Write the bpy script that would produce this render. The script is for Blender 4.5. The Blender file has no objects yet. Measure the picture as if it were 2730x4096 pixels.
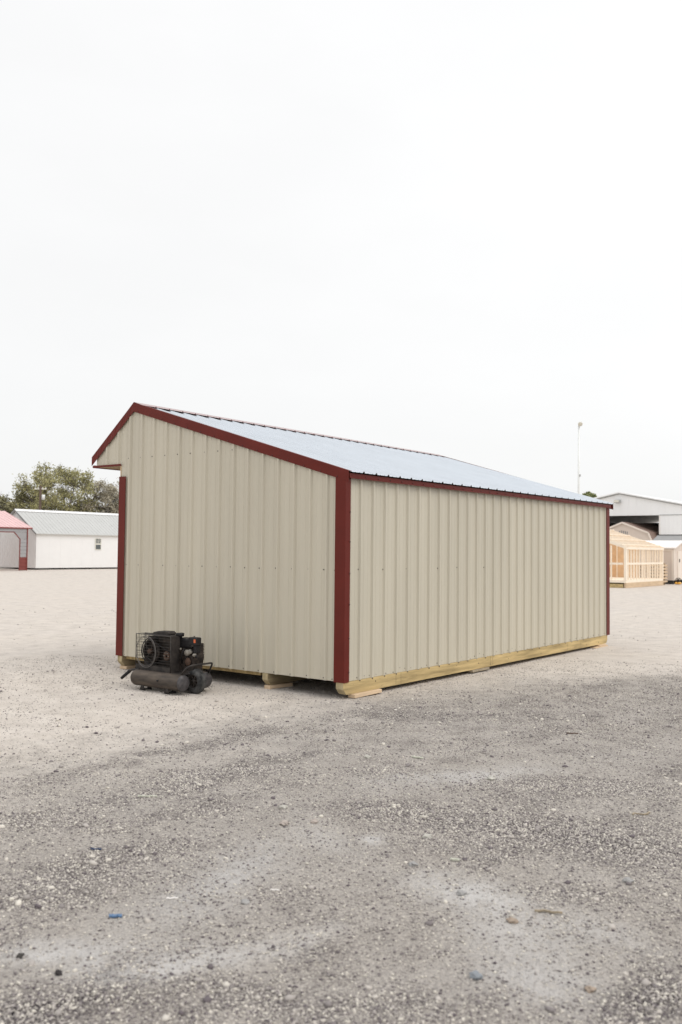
import bpy, math, random
import numpy as np
from mathutils import Vector, Matrix, noise as mnoise
random.seed(7); RNG = np.random.default_rng(11)
sc = bpy.context.scene
COL = sc.collection

# ------------------------------------------------------------ camera
cam = bpy.data.cameras.new('camera'); camo = bpy.data.objects.new('camera', cam); COL.objects.link(camo)
CP = Vector((-7.5441, -5.6924, 1.5292)); YAW, PIT, ROL = 0.6539, 0.0422, 0.0101
Fv = Vector((math.cos(YAW)*math.cos(PIT), math.sin(YAW)*math.cos(PIT), math.sin(PIT)))
Rv = Fv.cross(Vector((0, 0, 1))).normalized(); Uv = Rv.cross(Fv)
R2 = Rv*math.cos(ROL)+Uv*math.sin(ROL); U2 = -Rv*math.sin(ROL)+Uv*math.cos(ROL)
camo.matrix_world = Matrix(((R2.x, U2.x, -Fv.x, CP.x), (R2.y, U2.y, -Fv.y, CP.y), (R2.z, U2.z, -Fv.z, CP.z), (0, 0, 0, 1)))
cam.sensor_fit = 'VERTICAL'; cam.sensor_height = 36; cam.sensor_width = 24
cam.lens = 3632.7/4096*36; cam.clip_start = .05; cam.clip_end = 3000
cam.dof.use_dof = True; cam.dof.focus_distance = 9.9; cam.dof.aperture_fstop = 2.8
sc.camera = camo

# ------------------------------------------------------------ sky and sun (bright overcast)
SUN_EL, SUN_AZ = math.radians(52), math.radians(-84)      # azimuth in the x,y plane, towards the sun
w = bpy.data.worlds.new('World'); sc.world = w; w.use_nodes = True
nt = w.node_tree; nt.nodes.clear()
def N(t, ty, **k):
    n = t.nodes.new(ty)
    for a, b in k.items(): setattr(n, a, b)
    return n
wo = N(nt, 'ShaderNodeOutputWorld'); bg = N(nt, 'ShaderNodeBackground'); bg2 = N(nt, 'ShaderNodeBackground'); add = N(nt, 'ShaderNodeAddShader')
sky = N(nt, 'ShaderNodeTexSky', sky_type='NISHITA'); sky.sun_disc = False; sky.sun_elevation = SUN_EL; sky.sun_rotation = math.pi/2-SUN_AZ
nt.links.new(sky.outputs[0], bg.inputs[0]); bg.inputs[1].default_value = .005
tc = N(nt, 'ShaderNodeTexCoord'); sep = N(nt, 'ShaderNodeSeparateXYZ'); nt.links.new(tc.outputs['Generated'], sep.inputs[0])
cr = N(nt, 'ShaderNodeValToRGB'); nt.links.new(sep.outputs[2], cr.inputs[0])
cr.color_ramp.elements[0].position = 0; cr.color_ramp.elements[0].color = (.86, .86, .855, 1)
cr.color_ramp.elements[1].position = 1; cr.color_ramp.elements[1].color = (1.42, 1.44, 1.47, 1)
for p_, c_ in ((.07, (.905, .905, .90, 1)), (.18, (.955, .955, .95, 1)), (.56, (.985, .985, .985, 1))):
    e = cr.color_ramp.elements.new(p_); e.color = c_
cn = N(nt, 'ShaderNodeTexNoise'); cn.inputs['Scale'].default_value = 2.2; cn.inputs['Detail'].default_value = 5; cn.inputs['Roughness'].default_value = .55
mp = N(nt, 'ShaderNodeMapping'); mp.inputs['Scale'].default_value = (1, 1, 2.6)
nt.links.new(tc.outputs['Generated'], mp.inputs[0]); nt.links.new(mp.outputs[0], cn.inputs['Vector'])
mr = N(nt, 'ShaderNodeMapRange'); mr.inputs[1].default_value = .3; mr.inputs[2].default_value = .7; mr.inputs[3].default_value = .97; mr.inputs[4].default_value = 1.02
nt.links.new(cn.outputs[0], mr.inputs[0])
vm = N(nt, 'ShaderNodeVectorMath', operation='SCALE'); nt.links.new(cr.outputs[0], vm.inputs[0]); nt.links.new(mr.outputs[0], vm.inputs['Scale'])
dt = N(nt, 'ShaderNodeVectorMath', operation='DOT_PRODUCT'); nt.links.new(tc.outputs['Generated'], dt.inputs[0]); dt.inputs[1].default_value = (.608, -.794, 0)
mr2 = N(nt, 'ShaderNodeMapRange'); mr2.inputs[1].default_value = -.45; mr2.inputs[2].default_value = .35; mr2.inputs[3].default_value = .975; mr2.inputs[4].default_value = 1.03
nt.links.new(dt.outputs['Value'], mr2.inputs[0])
vm2 = N(nt, 'ShaderNodeVectorMath', operation='SCALE'); nt.links.new(vm.outputs[0], vm2.inputs[0]); nt.links.new(mr2.outputs[0], vm2.inputs['Scale'])
nt.links.new(vm2.outputs[0], bg2.inputs[0]); bg2.inputs[1].default_value = 1.01
nt.links.new(bg.outputs[0], add.inputs[0]); nt.links.new(bg2.outputs[0], add.inputs[1]); nt.links.new(add.outputs[0], wo.inputs[0])
sun = bpy.data.lights.new('sun', 'SUN'); sun.energy = 1.1; sun.angle = math.radians(35); sun.color = (1, .96, .9)
suno = bpy.data.objects.new('sun', sun); COL.objects.link(suno)
sd = Vector((math.cos(SUN_EL)*math.cos(SUN_AZ), math.cos(SUN_EL)*math.sin(SUN_AZ), math.sin(SUN_EL)))
suno.rotation_euler = sd.to_track_quat('Z', 'Y').to_euler(); suno.location = (0, -10, 20)
sc.view_settings.view_transform = 'Standard'; sc.view_settings.look = 'None'
sc.view_settings.exposure = 0.0; sc.view_settings.gamma = 1
sc.render.resolution_x = 682; sc.render.resolution_y = 1024
sc.render.engine = 'CYCLES'; sc.cycles.max_bounces = 6

# ------------------------------------------------------------ materials
def mat(name, col, rough=.6, metal=0, var=0, vscale=6, bump=0, bscale=40, spec=.5, coat=0, stretch=(1, 1, 1), col2=None, detail=5):
    m = bpy.data.materials.new(name); m.use_nodes = True; t = m.node_tree; b = t.nodes['Principled BSDF']
    b.inputs['Roughness'].default_value = rough; b.inputs['Metallic'].default_value = metal
    b.inputs['Specular IOR Level'].default_value = spec; b.inputs['Coat Weight'].default_value = coat
    b.inputs['Base Color'].default_value = (*col, 1)
    tcn = N(t, 'ShaderNodeTexCoord'); mpn = N(t, 'ShaderNodeMapping'); mpn.inputs['Scale'].default_value = stretch
    t.links.new(tcn.outputs['Object'], mpn.inputs[0])
    if var or col2:
        n = N(t, 'ShaderNodeTexNoise'); n.inputs['Scale'].default_value = vscale; n.inputs['Detail'].default_value = detail; n.inputs['Roughness'].default_value = .6
        t.links.new(mpn.outputs[0], n.inputs['Vector'])
        r = N(t, 'ShaderNodeValToRGB'); t.links.new(n.outputs[0], r.inputs[0])
        c2 = col2 or tuple(c*(1-var) for c in col); c1 = tuple(min(1, c*(1+var*.6)) for c in col) if not col2 else col
        r.color_ramp.elements[0].position = .32; r.color_ramp.elements[0].color = (*c2, 1)
        r.color_ramp.elements[1].position = .68; r.color_ramp.elements[1].color = (*c1, 1)
        t.links.new(r.outputs[0], b.inputs['Base Color'])
    if bump:
        n2 = N(t, 'ShaderNodeTexNoise'); n2.inputs['Scale'].default_value = bscale; n2.inputs['Detail'].default_value = 4
        t.links.new(mpn.outputs[0], n2.inputs['Vector'])
        bp = N(t, 'ShaderNodeBump'); bp.inputs['Strength'].default_value = min(1, bump); bp.inputs['Distance'].default_value = .01*max(1, bump)
        t.links.new(n2.outputs[0], bp.inputs['Height']); t.links.new(bp.outputs[0], b.inputs['Normal'])
    return m
M = {}
M['tan'] = mat('tan_metal', (.568, .524, .424), .38, 0, .06, 2.2, .9, 3.5, .42, stretch=(1, 1, .12))
M['redtrim'] = mat('dark_red_trim', (.130, .0150, .009), .48, 0, .12, 3, .22, 5, .22)
M['redcap'] = mat('red_ridge_metal', (.23, .045, .035), .30, 0, .08, 3, .1, 5, 1.0, coat=.5)
M['cap_end'] = mat('tank_end_paint', (.085, .078, .080), .5, 0, 0, 20, .3, 40, .4, col2=(.030, .028, .030))
M['roof'] = mat('galvalume_roof', (.57, .605, .645), .27, .45, .05, 2, .12, 3, .5)
M['screw'] = mat('screw_metal', (.06, .05, .042), .5, .1)
M['redscrew'] = mat('red_screw', (.07, .012, .010), .45)
M['lumber'] = mat('treated_lumber', (.55, .415, .205), .8, 0, .42, 5, .5, 30, .2, stretch=(.25, 3, 3), detail=8)
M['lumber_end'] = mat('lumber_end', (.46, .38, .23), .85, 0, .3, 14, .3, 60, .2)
M['lumber_inner'] = mat('shaded_side_lumber', (.34, .27, .165), .85, 0, .3, 8, .3, 40, .1, stretch=(.25, 3, 3))  # darker lumber copy; deep shade on the inner skids is in the colour
M['pine'] = mat('pale_pine', (.66, .50, .34), .8, 0, .15, 6, .2, 40, .2, stretch=(.3, 2, 2))
M['inside'] = mat('inner_framing', (.30, .20, .10), .85, 0, .2, 6)
M['knot'] = mat('wood_knot', (.075, .05, .028), .8, 0, .3, 30)
M['black'] = mat('black_paint', (.012, .011, .012), .5, 0, .4, 18, .1, 60, .3)
M['dusty_black'] = mat('dusty_black_paint', (.014, .012, .012), .6, 0, 0, 12, .15, 50, .3, col2=(.055, .046, .040))
M['tank'] = mat('dusty_tank_paint', (.115, .090, .070), .6, 0, 0, 7, .2, 30, .3, stretch=(2, .5, 2), col2=(.038, .031, .026))
M['rubber'] = mat('dusty_rubber', (.020, .021, .022), .85, 0, 0, 16, .3, 60, .3, col2=(.10, .098, .095))
M['engine'] = mat('oily_cast_metal', (.060, .045, .036), .5, .2, 0, 22, .4, 60, .3, col2=(.010, .009, .009))
M['rust'] = mat('rusty_brown', (.10, .055, .035), .7, .1, .5, 26, .3, 60)
M['alu'] = mat('dull_aluminium', (.24, .22, .19), .5, .3, .4, 30)
M['wire'] = M.setdefault('ring', mat('bare_ring_wire', (.17, .155, .145), .5, .2, .3, 20)) and mat('galvanised_wire', (.065, .058, .053), .42, .4, .5, 20)
M['orange'] = mat('orange_sticker', (.60, .13, .04), .5)
M['white_metal'] = mat('white_metal', (.82, .81, .80), .5, 0, .02, 2)
M['white_roof'] = mat('pale_grey_roof', (.50, .50, .485), .6, .05, .04, 1.5)
M['grey_lap'] = mat('grey_lap_metal', (.34, .335, .34), .5, .1, .04, 2)
M['brickred'] = mat('brick_red_metal', (.20, .04, .032), .45, 0, .08, 3)
M['pinkroof'] = mat('glare_pale_red_roof', (.72, .47, .46), .35, .15, .07, 2, spec=.8)  # red roof made pale pink; sky glare is put into the base colour
M['glass'] = mat('dark_window_glass', (.11, .12, .12), .12, 0)
M['frame'] = mat('cream_window_frame', (.72, .70, .62), .5)
M['dark'] = mat('dark_gap', (.05, .047, .043), .9)  # near-black: dark fittings, plus painted shade for gaps and interiors
M['ware'] = mat('warehouse_white', (.93, .935, .935), .45, 0, .03, .6, stretch=(1, 1, .1))
M['wtrim'] = mat('warehouse_trim', (.44, .45, .44), .5)
M['beige'] = mat('beige_panel', (.70, .60, .52), .6, 0, .03, 2)
M['beigetrim'] = mat('cream_trim', (.80, .71, .62), .6)
M['brownroof'] = mat('brown_roof', (.23, .155, .125), .55, 0, .08, 3)
M['greyroof'] = mat('charcoal_roof', (.27, .265, .26), .55, 0, .06, 2)
M['osb'] = mat('orange_sheathing', (.76, .54, .34), .8, 0, .12, 5)
M['stud'] = mat('new_stud_lumber', (.93, .82, .68), .75, 0, .06, 4)
M['offwhite'] = mat('offwhite_panel', (.86, .82, .78), .5, 0, .03, 2)
M['polewhite'] = mat('pale_pole_metal', (.78, .79, .77), .4, .2)
M['lampcream'] = mat('lamp_housing', (.68, .65, .56), .5)
M['polewood'] = mat('dark_pole_wood', (.11, .075, .055), .85, 0, .2, 4)
M['yellow'] = mat('yellow_tank_paint', (.80, .42, .06), .35)
M['bark'] = mat('grey_bark', (.20, .175, .15), .9, 0, .3, 4)
M['blueplastic'] = mat('blue_plastic', (.09, .17, .30), .5)
M['navy'] = mat('navy_plastic', (.02, .04, .10), .5)
M['stick'] = mat('weathered_wood', (.34, .28, .20), .85, 0, .3, 20)
M['palestick'] = mat('pale_wood', (.55, .55, .46), .8, 0, .15, 20)
def leafmat(name, a, b_):
    m = mat(name, a, .7, spec=.2); t = m.node_tree; b = t.nodes['Principled BSDF']
    g = N(t, 'ShaderNodeNewGeometry'); r = N(t, 'ShaderNodeValToRGB'); t.links.new(g.outputs['Random Per Island'], r.inputs[0])
    r.color_ramp.elements[0].color = (*a, 1); r.color_ramp.elements[1].color = (*b_, 1)
    t.links.new(r.outputs[0], b.inputs['Base Color']); b.inputs['Transmission Weight'].default_value = 0
    return m
M['leaf'] = leafmat('olive_leaves', (.235, .225, .10), (.49, .46, .24))
M['leafdark'] = leafmat('dull_olive_leaves', (.23, .22, .125), (.41, .38, .22))
M['leafgrey'] = leafmat('greyish_twiggy_leaves', (.33, .30, .22), (.56, .51, .40))
M['leafgreen'] = leafmat('green_leaves', (.13, .15, .06), (.26, .27, .12))

# ------------------------------------------------------------ mesh helpers
class MB:
    def __init__(s): s.v = []; s.f = []; s.m = []; s.sm = []
    def add(s, vs, fs, mi=0, sm=False):
        o = len(s.v); s.v += [tuple(v) for v in vs]; s.f += [tuple(i+o for i in f) for f in fs]
        s.m += [mi]*len(fs); s.sm += [sm]*len(fs); return s
    def box(s, x0, x1, y0, y1, z0, z1, mi=0):
        vs = [(x, y, z) for x in (x0, x1) for y in (y0, y1) for z in (z0, z1)]
        return s.add(vs, [(0, 1, 3, 2), (4, 6, 7, 5), (0, 4, 5, 1), (2, 3, 7, 6), (0, 2, 6, 4), (1, 5, 7, 3)], mi)
    def bar(s, a, b, w_, h_, mi=0, up=(0, 0, 1)):      # rectangular bar from a to b
        a = Vector(a); b = Vector(b); d = (b-a).normalized(); u = Vector(up)
        x = d.cross(u)
        if x.length < 1e-4: x = d.cross(Vector((1, 0, 0)))
        x.normalize(); y = x.cross(d)
        vs = [p+x*sx*w_/2+y*sy*h_/2 for p in (a, b) for sx, sy in ((-1, -1), (1, -1), (1, 1), (-1, 1))]
        return s.add(vs, [(0, 1, 2, 3), (7, 6, 5, 4), (0, 4, 5, 1), (1, 5, 6, 2), (2, 6, 7, 3), (3, 7, 4, 0)], mi)
    def tube(s, pts, r, n=10, mi=0, cap=True, closed=False):
        pts = [Vector(p) for p in pts]; k = len(pts); rs = r if isinstance(r, (list, tuple)) else [r]*k
        vs = []; fs = []; px_ = None
        for i, p in enumerate(pts):
            if closed: d = pts[(i+1) % k]-pts[i-1]
            else: d = pts[min(i+1, k-1)]-pts[max(i-1, 0)]
            d.normalize()
            if px_ is None:
                x = d.cross(Vector((0, 0, 1)))
                if x.length < .1: x = d.cross(Vector((1, 0, 0)))
            else: x = px_-d*px_.dot(d)
            x.normalize(); px_ = x; y = d.cross(x)
            vs += [p+(x*math.cos(2*math.pi*j/n)+y*math.sin(2*math.pi*j/n))*rs[i] for j in range(n)]
        for i in range(k if closed else k-1):
            i2 = (i+1) % k
            for j in range(n): fs.append((i*n+j, i*n+(j+1) % n, i2*n+(j+1) % n, i2*n+j))
        s.add(vs, fs, mi, True)
        if cap and not closed:
            o = len(s.v)-k*n
            s.f += [tuple(o+j for j in reversed(range(n))), tuple(o+(k-1)*n+j for j in range(n))]; s.m += [mi]*2; s.sm += [False]*2
        return s
    def lathe(s, c, axis, prof, n=20, mi=0, sm=True):    # prof: (distance along axis, radius)
        c = Vector(c); d = Vector(axis).normalized(); x = d.cross(Vector((0, 0, 1)))
        if x.length < .1: x = d.cross(Vector((1, 0, 0)))
        x.normalize(); y = d.cross(x); vs = []; fs = []
        for t, r in prof: vs += [c+d*t+(x*math.cos(2*math.pi*j/n)+y*math.sin(2*math.pi*j/n))*max(r, 1e-4) for j in range(n)]
        for i in range(len(prof)-1):
            for j in range(n): fs.append((i*n+j, i*n+(j+1) % n, (i+1)*n+(j+1) % n, (i+1)*n+j))
        return s.add(vs, fs, mi, sm)
    def prism(s, poly, ax, a0, a1, mi=0):               # poly in the two other axes, extruded along axis ax
        k = len(poly); vs = []
        for a in (a0, a1):
            for p in poly:
                q = list(p); q.insert(ax, a); vs.append(q)
        fs = [tuple(range(k)), tuple(reversed(range(k, 2*k)))]+[(i, k+i, k+(i+1) % k, (i+1) % k) for i in range(k)]
        return s.add(vs, fs, mi)
    def blob(s, c, r, seed=0, rough=.2, sub=2, mi=0, sq=(1, 1, 1)):
        import bmesh
        bm = bmesh.new(); bmesh.ops.create_icosphere(bm, subdivisions=sub, radius=1)
        vs = []
        for v in bm.verts:
            k = 1+rough*mnoise.noise(v.co*1.6+Vector((seed*3.1, seed, 0)))*2
            vs.append((c[0]+v.co.x*k*r*sq[0], c[1]+v.co.y*k*r*sq[1], c[2]+v.co.z*k*r*sq[2]))
        fs = [tuple(v.index for v in f.verts) for f in bm.faces]; bm.free()
        return s.add(vs, fs, mi, True)
    def build(s, name, mats, parent=None, bevel=0, fixn=True):
        me = bpy.data.meshes.new(name); me.from_pydata(s.v, [], s.f); me.update()
        for m_ in (mats if isinstance(mats, (list, tuple)) else [mats]): me.materials.append(m_)
        me.polygons.foreach_set('material_index', s.m); me.polygons.foreach_set('use_smooth', s.sm)
        if fixn:
            import bmesh
            bm = bmesh.new(); bm.from_mesh(me); bmesh.ops.recalc_face_normals(bm, faces=bm.faces); bm.to_mesh(me); bm.free()
        o = bpy.data.objects.new(name, me); COL.objects.link(o)
        if parent: o.parent = parent
        if bevel:
            b = o.modifiers.new('bevel', 'BEVEL'); b.width = bevel; b.segments = 2; b.limit_method = 'ANGLE'
        return o
def tag(o, label=None, cat=None, group=None, kind=None):
    if label: o['label'] = label
    if cat: o['category'] = cat
    if group: o['group'] = group
    if kind: o['kind'] = kind
    return o
def thing(name, label, cat, loc=(0, 0, 0), rotz=0, group=None):
    o = bpy.data.objects.new(name, None); COL.objects.link(o); o.location = loc; o.rotation_euler = (0, 0, rotz); o.empty_display_size = .2
    return tag(o, label, cat, group)
# ------------------------------------------------------------ ground
CHALK = [(-5.418, -2.713, 3.46, -2.717, 6.605, 8.412, 1.0), (-5.189, -3.096, 2.652, -1.722, 5.339, 8.223, 0.9), (-4.462, -2.659, 1.852, 0.57, -1.73, 5.622, 0.7), (-3.904, -3.573, 0.337, -3.828, 6.511, 0.573, 1.0), (-4.093, -3.974, -1.839, -3.013, 4.184, -2.554, 0.7), (-4.485, -4.222, -1.793, -5.052, 6.159, -2.186, 0.7), (-2.051, -2.564, 1.477, -0.843, 2.917, 5.108, 0.8), (-3.518, -2.832, 8.803, -10.632, 15.103, 12.505, 1.0), (-3.89, -4.291, -1.646, -3.73, 6.727, -2.968, 0.5), (-3.708, -2.618, -1.55, -3.223, 6.626, -3.187, 0.4), (-4.761, -3.35, 5.364, -1.318, 2.807, 11.425, 0.4)]
PATCH = [
    (0.518, 6.162, 0.255, -0.172, 0.031, 0.028, 0.8), (11.586, 1.315, 0.073, -0.199, 0.031, 0.03, 0.8), (-3.35, -3.511, 3.769, -7.128, 8.029, 6.554, -0.9),
    (-5.466, -2.585, 4.201, -2.758, 6.917, 5.559, 0.9), (-3.522, -2.826, 4.794, -6.711, 15.021, 12.304, 0.9), (-4.114, -2.912, 2.643, -3.231, 3.642, 2.956, 0.3),
    (-5.075, -3.832, 0.478, -0.598, 2.604, 2.081, -0.45), (-5.09, -2.416, 3.49, -0.084, 0.241, 9.997, -0.4), (-2.605, -0.442, 0.562, -0.046, 0.293, 3.559, -1.1),
    (-3.067, -1.238, 0.564, -0.086, 0.757, 4.942, -1.0), (-3.942, -0.986, 1.709, -0.495, 4.637, 16.009, 1.0), (-3.342, -1.753, 0.736, -0.1, 0.61, 4.504, -0.5),
    (-4.741, -2.115, 1.801, -0.491, 1.096, 4.02, -1.3), (-2.961, -2.946, 0.324, -1.13, 4.369, 1.254, -1.25), (-2.805, -3.819, 0.22, -2.072, 4.143, 0.439, -1.3),
    (-1.785, -3.351, 0.82, -1.236, 4.167, 2.764, -0.6), (-1.976, -2.586, 1.164, -0.563, 3.111, 6.43, 1.0), (-0.747, -2.499, 1.264, -0.896, 5.781, 8.16, 0.6),
    (-5.217, -2.835, 1.697, -1.156, 5.631, 8.264, 1.1), (-4.428, -2.636, 1.9, 0.025, -0.066, 5.0, 0.6), (-3.738, -3.439, -0.961, -3.173, 7.362, -2.229, 1.1),
    (-4.104, -4.08, -1.44, -1.905, 3.627, -2.74, 0.8), (-3.405, -3.839, 2.022, -2.489, 7.056, 5.732, 0.6), (-5.176, -3.556, 1.279, -1.843, 6.847, 4.751, -0.6),
    (-5.675, -3.091, 1.302, -3.76, 4.295, 1.487, -1.8), (-4.414, -4.617, 1.004, -7.562, 3.965, 0.526, -1.5), (-3.553, -3.518, 0.682, -5.148, 22.03, 2.92, -1.2),  # first two: corner vignette mixed with dark dirt, put into gravel tone
    (-3.569, -4.086, 1.352, -2.587, 11.078, 5.791, -0.6), (-0.261, -1.125, 0.803, -0.935, 3.448, 2.962, -0.7), (-3.606, -1.943, 2.008, -1.022, 3.779, 7.427, -0.5),
    (-4.347, -1.897, 2.139, -0.46, 3.002, 13.967, 0.5), (-4.717, -3.57, 0.18, -2.545, 6.65, 0.469, -0.3), (3.511, -0.944, 0.466, -0.106, 0.494, 2.167, 0.7),
]

PA = np.array(PATCH)
_perm = RNG.random((256, 256))
def vnoise(x, y):
    xi = np.floor(x).astype(int); yi = np.floor(y).astype(int); fx = x-xi; fy = y-yi
    fx = fx*fx*(3-2*fx); fy = fy*fy*(3-2*fy)
    g = lambda a, b: _perm[a % 256, b % 256]
    return (g(xi, yi)*(1-fx)+g(xi+1, yi)*fx)*(1-fy)+(g(xi, yi+1)*(1-fx)+g(xi+1, yi+1)*fx)*fy
def fbm(x, y, o=4):
    s_ = 0; a = .5
    for i in range(o): s_ = s_+a*vnoise(x*2**i+17*i, y*2**i+31*i); a *= .5
    return s_/(1-.5**o)
def paler(x, y):         # the beige packed yard beyond the wheel-worn gravel
    wx = x+1.6*(fbm(x*.5+3, y*.5)-.5); wy = y+1.3*(fbm(x*.55+70, y*.9, 5)-.5)+.9*(fbm(x*2.6+7, y*4.2+2, 5)-.5)
    v = np.clip((wy+1.25+.32*np.clip(wx-.3, 0, 9)+.5*np.clip(wx-2.5, 0, 30))/2.3, 0, 1)
    return v*v*(3-2*v)
def dust(x, y):          # pale packed dust (+) against loose grey gravel (-)
    wx = x+.5*(fbm(x*.9, y*.9)-.5)+.25*(fbm(x*4, y*4)-.5); wy = y+.35*(fbm(x*.9+40, y*.9+9)-.5)+.3*(fbm(x*4+9, y*4+3)-.5)
    s_ = np.full(np.shape(x), -.25)
    s_ = s_+paler(x, y)*1.1
    for cx, cy, a, b, c, d, amt in PATCH:
        dx = wx-cx; dy = wy-cy; u = a*dx+b*dy; v = c*dx+d*dy
        s_ = s_+amt*1.0*np.exp(-(u*u+v*v)*1.1)
    # wheel-worn streaks running across the yard
    tx = x*.97+y*.25; ty = -x*.25+y*.97
    s_ = s_+.55*(fbm(tx*.35, ty*2.6+5)-.5)+.9*(fbm(x*1.5+3, y*1.5, 5)-.5)
    return np.clip(s_, -1, 1)
def chalk(x, y):         # whitish patches of trodden lime dust
    wx = x+.22*(fbm(x*3+1, y*3)-.5)+.12*(fbm(x*11, y*11)-.5); wy = y+.22*(fbm(x*3+40, y*3+9)-.5)+.12*(fbm(x*11+5, y*11)-.5); s_ = np.zeros(np.shape(x))
    for cx, cy, a, b, c, d, amt in CHALK:
        dx = wx-cx; dy = wy-cy; u = a*dx+b*dy; v = c*dx+d*dy
        s_ = s_+amt*np.exp(-(u*u+v*v)*.9)
    return np.clip(s_, 0, 1)
def height(x, y):
    near = np.exp(-((x+4)**2+(y+2)**2)/120.)
    return near*(.030*(fbm(x*.6, y*.6)-.5)+.016*(fbm(x*2.3+9, y*2.3)-.5)+.012*(fbm(x*7, y*7+4, 3)-.5))-.004
def axis(c, fine, nfine, gr, mx):
    a = [0.]; st = fine
    while a[-1] < mx:
        if len(a) > nfine: st *= gr
        a.append(a[-1]+st)
    a = np.array(a); return np.concatenate([c-a[::-1][:-1], c+a])
gx = axis(-2.5, .035, 105, 1.075, 700); gy = axis(-2.4, .035, 90, 1.075, 700)
X, Y = np.meshgrid(gx, gy); Z = height(X, Y); nx, ny = len(gx), len(gy)
me = bpy.data.meshes.new('ground')
vs = np.stack([X, Y, Z], -1).reshape(-1, 3)
ii = (np.arange(ny-1)[:, None]*nx+np.arange(nx-1)[None]).reshape(-1)
fs = np.stack([ii, ii+1, ii+1+nx, ii+nx], -1)
me.vertices.add(len(vs)); me.vertices.foreach_set('co', vs.astype(np.float32).ravel())
me.loops.add(fs.size); me.loops.foreach_set('vertex_index', fs.astype(np.int32).ravel())
me.polygons.add(len(fs)); me.polygons.foreach_set('loop_start', np.arange(0, fs.size, 4, dtype=np.int32)); me.polygons.foreach_set('use_smooth', np.ones(len(fs), bool))
at_ = me.attributes.new('dust', 'FLOAT', 'POINT'); at_.data.foreach_set('value', dust(X, Y).astype(np.float32).ravel())
at2 = me.attributes.new('pale', 'FLOAT', 'POINT'); at2.data.foreach_set('value', paler(X, Y).astype(np.float32).ravel())
at3 = me.attributes.new('chalk', 'FLOAT', 'POINT'); at3.data.foreach_set('value', chalk(X, Y).astype(np.float32).ravel())
me.update(calc_edges=True); me.validate()
gm = bpy.data.materials.new('gravel_ground'); gm.use_nodes = True; t = gm.node_tree; b = t.nodes['Principled BSDF']
b.inputs['Roughness'].default_value = .92; b.inputs['Specular IOR Level'].default_value = .2
def mathn(op, a, c=None, clamp=False):
    n = N(t, 'ShaderNodeMath', operation=op); n.use_clamp = clamp
    for i, q in enumerate((a, c)):
        if q is None: continue
        if isinstance(q, (int, float)): n.inputs[i].default_value = q
        else: t.links.new(q, n.inputs[i])
    return n.outputs[0]
def ramp(f, *st):
    r = N(t, 'ShaderNodeValToRGB'); t.links.new(f, r.inputs[0]); e = r.color_ramp.elements
    while len(e) < len(st): e.new(.5)
    for k, (p_, c_) in enumerate(st): e[k].position = p_; e[k].color = (*c_, 1)
    return r.outputs[0]
def mix(f, a, c, mode='MIX'):
    n = N(t, 'ShaderNodeMix', data_type='RGBA', blend_type=mode)
    if isinstance(f, (int, float)): n.inputs[0].default_value = f
    else: t.links.new(f, n.inputs[0])
    for i, q in ((6, a), (7, c)):
        if isinstance(q, tuple): n.inputs[i].default_value = (*q, 1)
        else: t.links.new(q, n.inputs[i])
    return n.outputs[2]
tcg = N(t, 'ShaderNodeTexCoord').outputs['Object']
atn = N(t, 'ShaderNodeAttribute', attribute_name='dust').outputs['Fac']
def nz(sc_, det=5, ro=.6, vec=None):
    n = N(t, 'ShaderNodeTexNoise'); n.inputs['Scale'].default_value = sc_; n.inputs['Detail'].default_value = det; n.inputs['Roughness'].default_value = ro
    t.links.new(vec or tcg, n.inputs['Vector']); return n.outputs[0]
def vor(sc_, feat='F1'):
    n = N(t, 'ShaderNodeTexVoronoi', feature=feat); n.inputs['Scale'].default_value = sc_; t.links.new(tcg, n.inputs['Vector']); return n
v1 = vor(95); v2 = vor(42); v3 = vor(200)
fine = nz(3.2, 8, .7); grit = nz(60, 4, .8); big = nz(.7, 5, .6)
cell = N(t, 'ShaderNodeSeparateColor'); t.links.new(v1.outputs['Color'], cell.inputs[0])
cell2 = N(t, 'ShaderNodeSeparateColor'); t.links.new(v2.outputs['Color'], cell2.inputs[0])
gravelc = ramp(cell.outputs[0], (0, (.09, .073, .085)), (.3, (.225, .203, .198)), (.65, (.42, .388, .355)), (1, (.67, .625, .535)))
gap_shade = ramp(v1.outputs['Distance'], (.25, (1, 1, 1)), (.75, (.32, .30, .33)))  # shadows between pebbles, multiplied into the gravel colour
gravelc = mix(1.0, gravelc, gap_shade, 'MULTIPLY')
pal = N(t, 'ShaderNodeAttribute', attribute_name='pale').outputs['Fac']
pal = mathn('ADD', pal, mathn('MULTIPLY', mathn('MULTIPLY', mathn('SUBTRACT', nz(9, 6, .75), .5), 2.4), mathn('MULTIPLY', mathn('MULTIPLY', pal, mathn('SUBTRACT', 1.0, pal)), 4.0)), True)
dustc = mix(pal, ramp(fine, (.3, (.445, .41, .37)), (.7, (.665, .622, .572))), ramp(fine, (.3, (.55, .503, .452)), (.7, (.735, .68, .618))))
dustc = mix(mathn('MULTIPLY', ramp(grit, (.30, (1, 1, 1)), (.46, (0, 0, 0))), .45), dustc, (.36, .33, .30))
fac = mathn('ADD', mathn('MULTIPLY', atn, .80), .50)
fac = mathn('ADD', fac, mathn('MULTIPLY', mathn('SUBTRACT', fine, .5), 2.6))
fac = mathn('ADD', fac, mathn('MULTIPLY', mathn('SUBTRACT', grit, .5), 2.4), True)
fac2 = mathn('SMOOTHSTEP', fac, None) if False else fac
basec = mix(mathn('MULTIPLY', fac2, mathn('ADD', mathn('MULTIPLY', pal, .22), .68)), gravelc, dustc)
ch = N(t, 'ShaderNodeAttribute', attribute_name='chalk').outputs['Fac']
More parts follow.
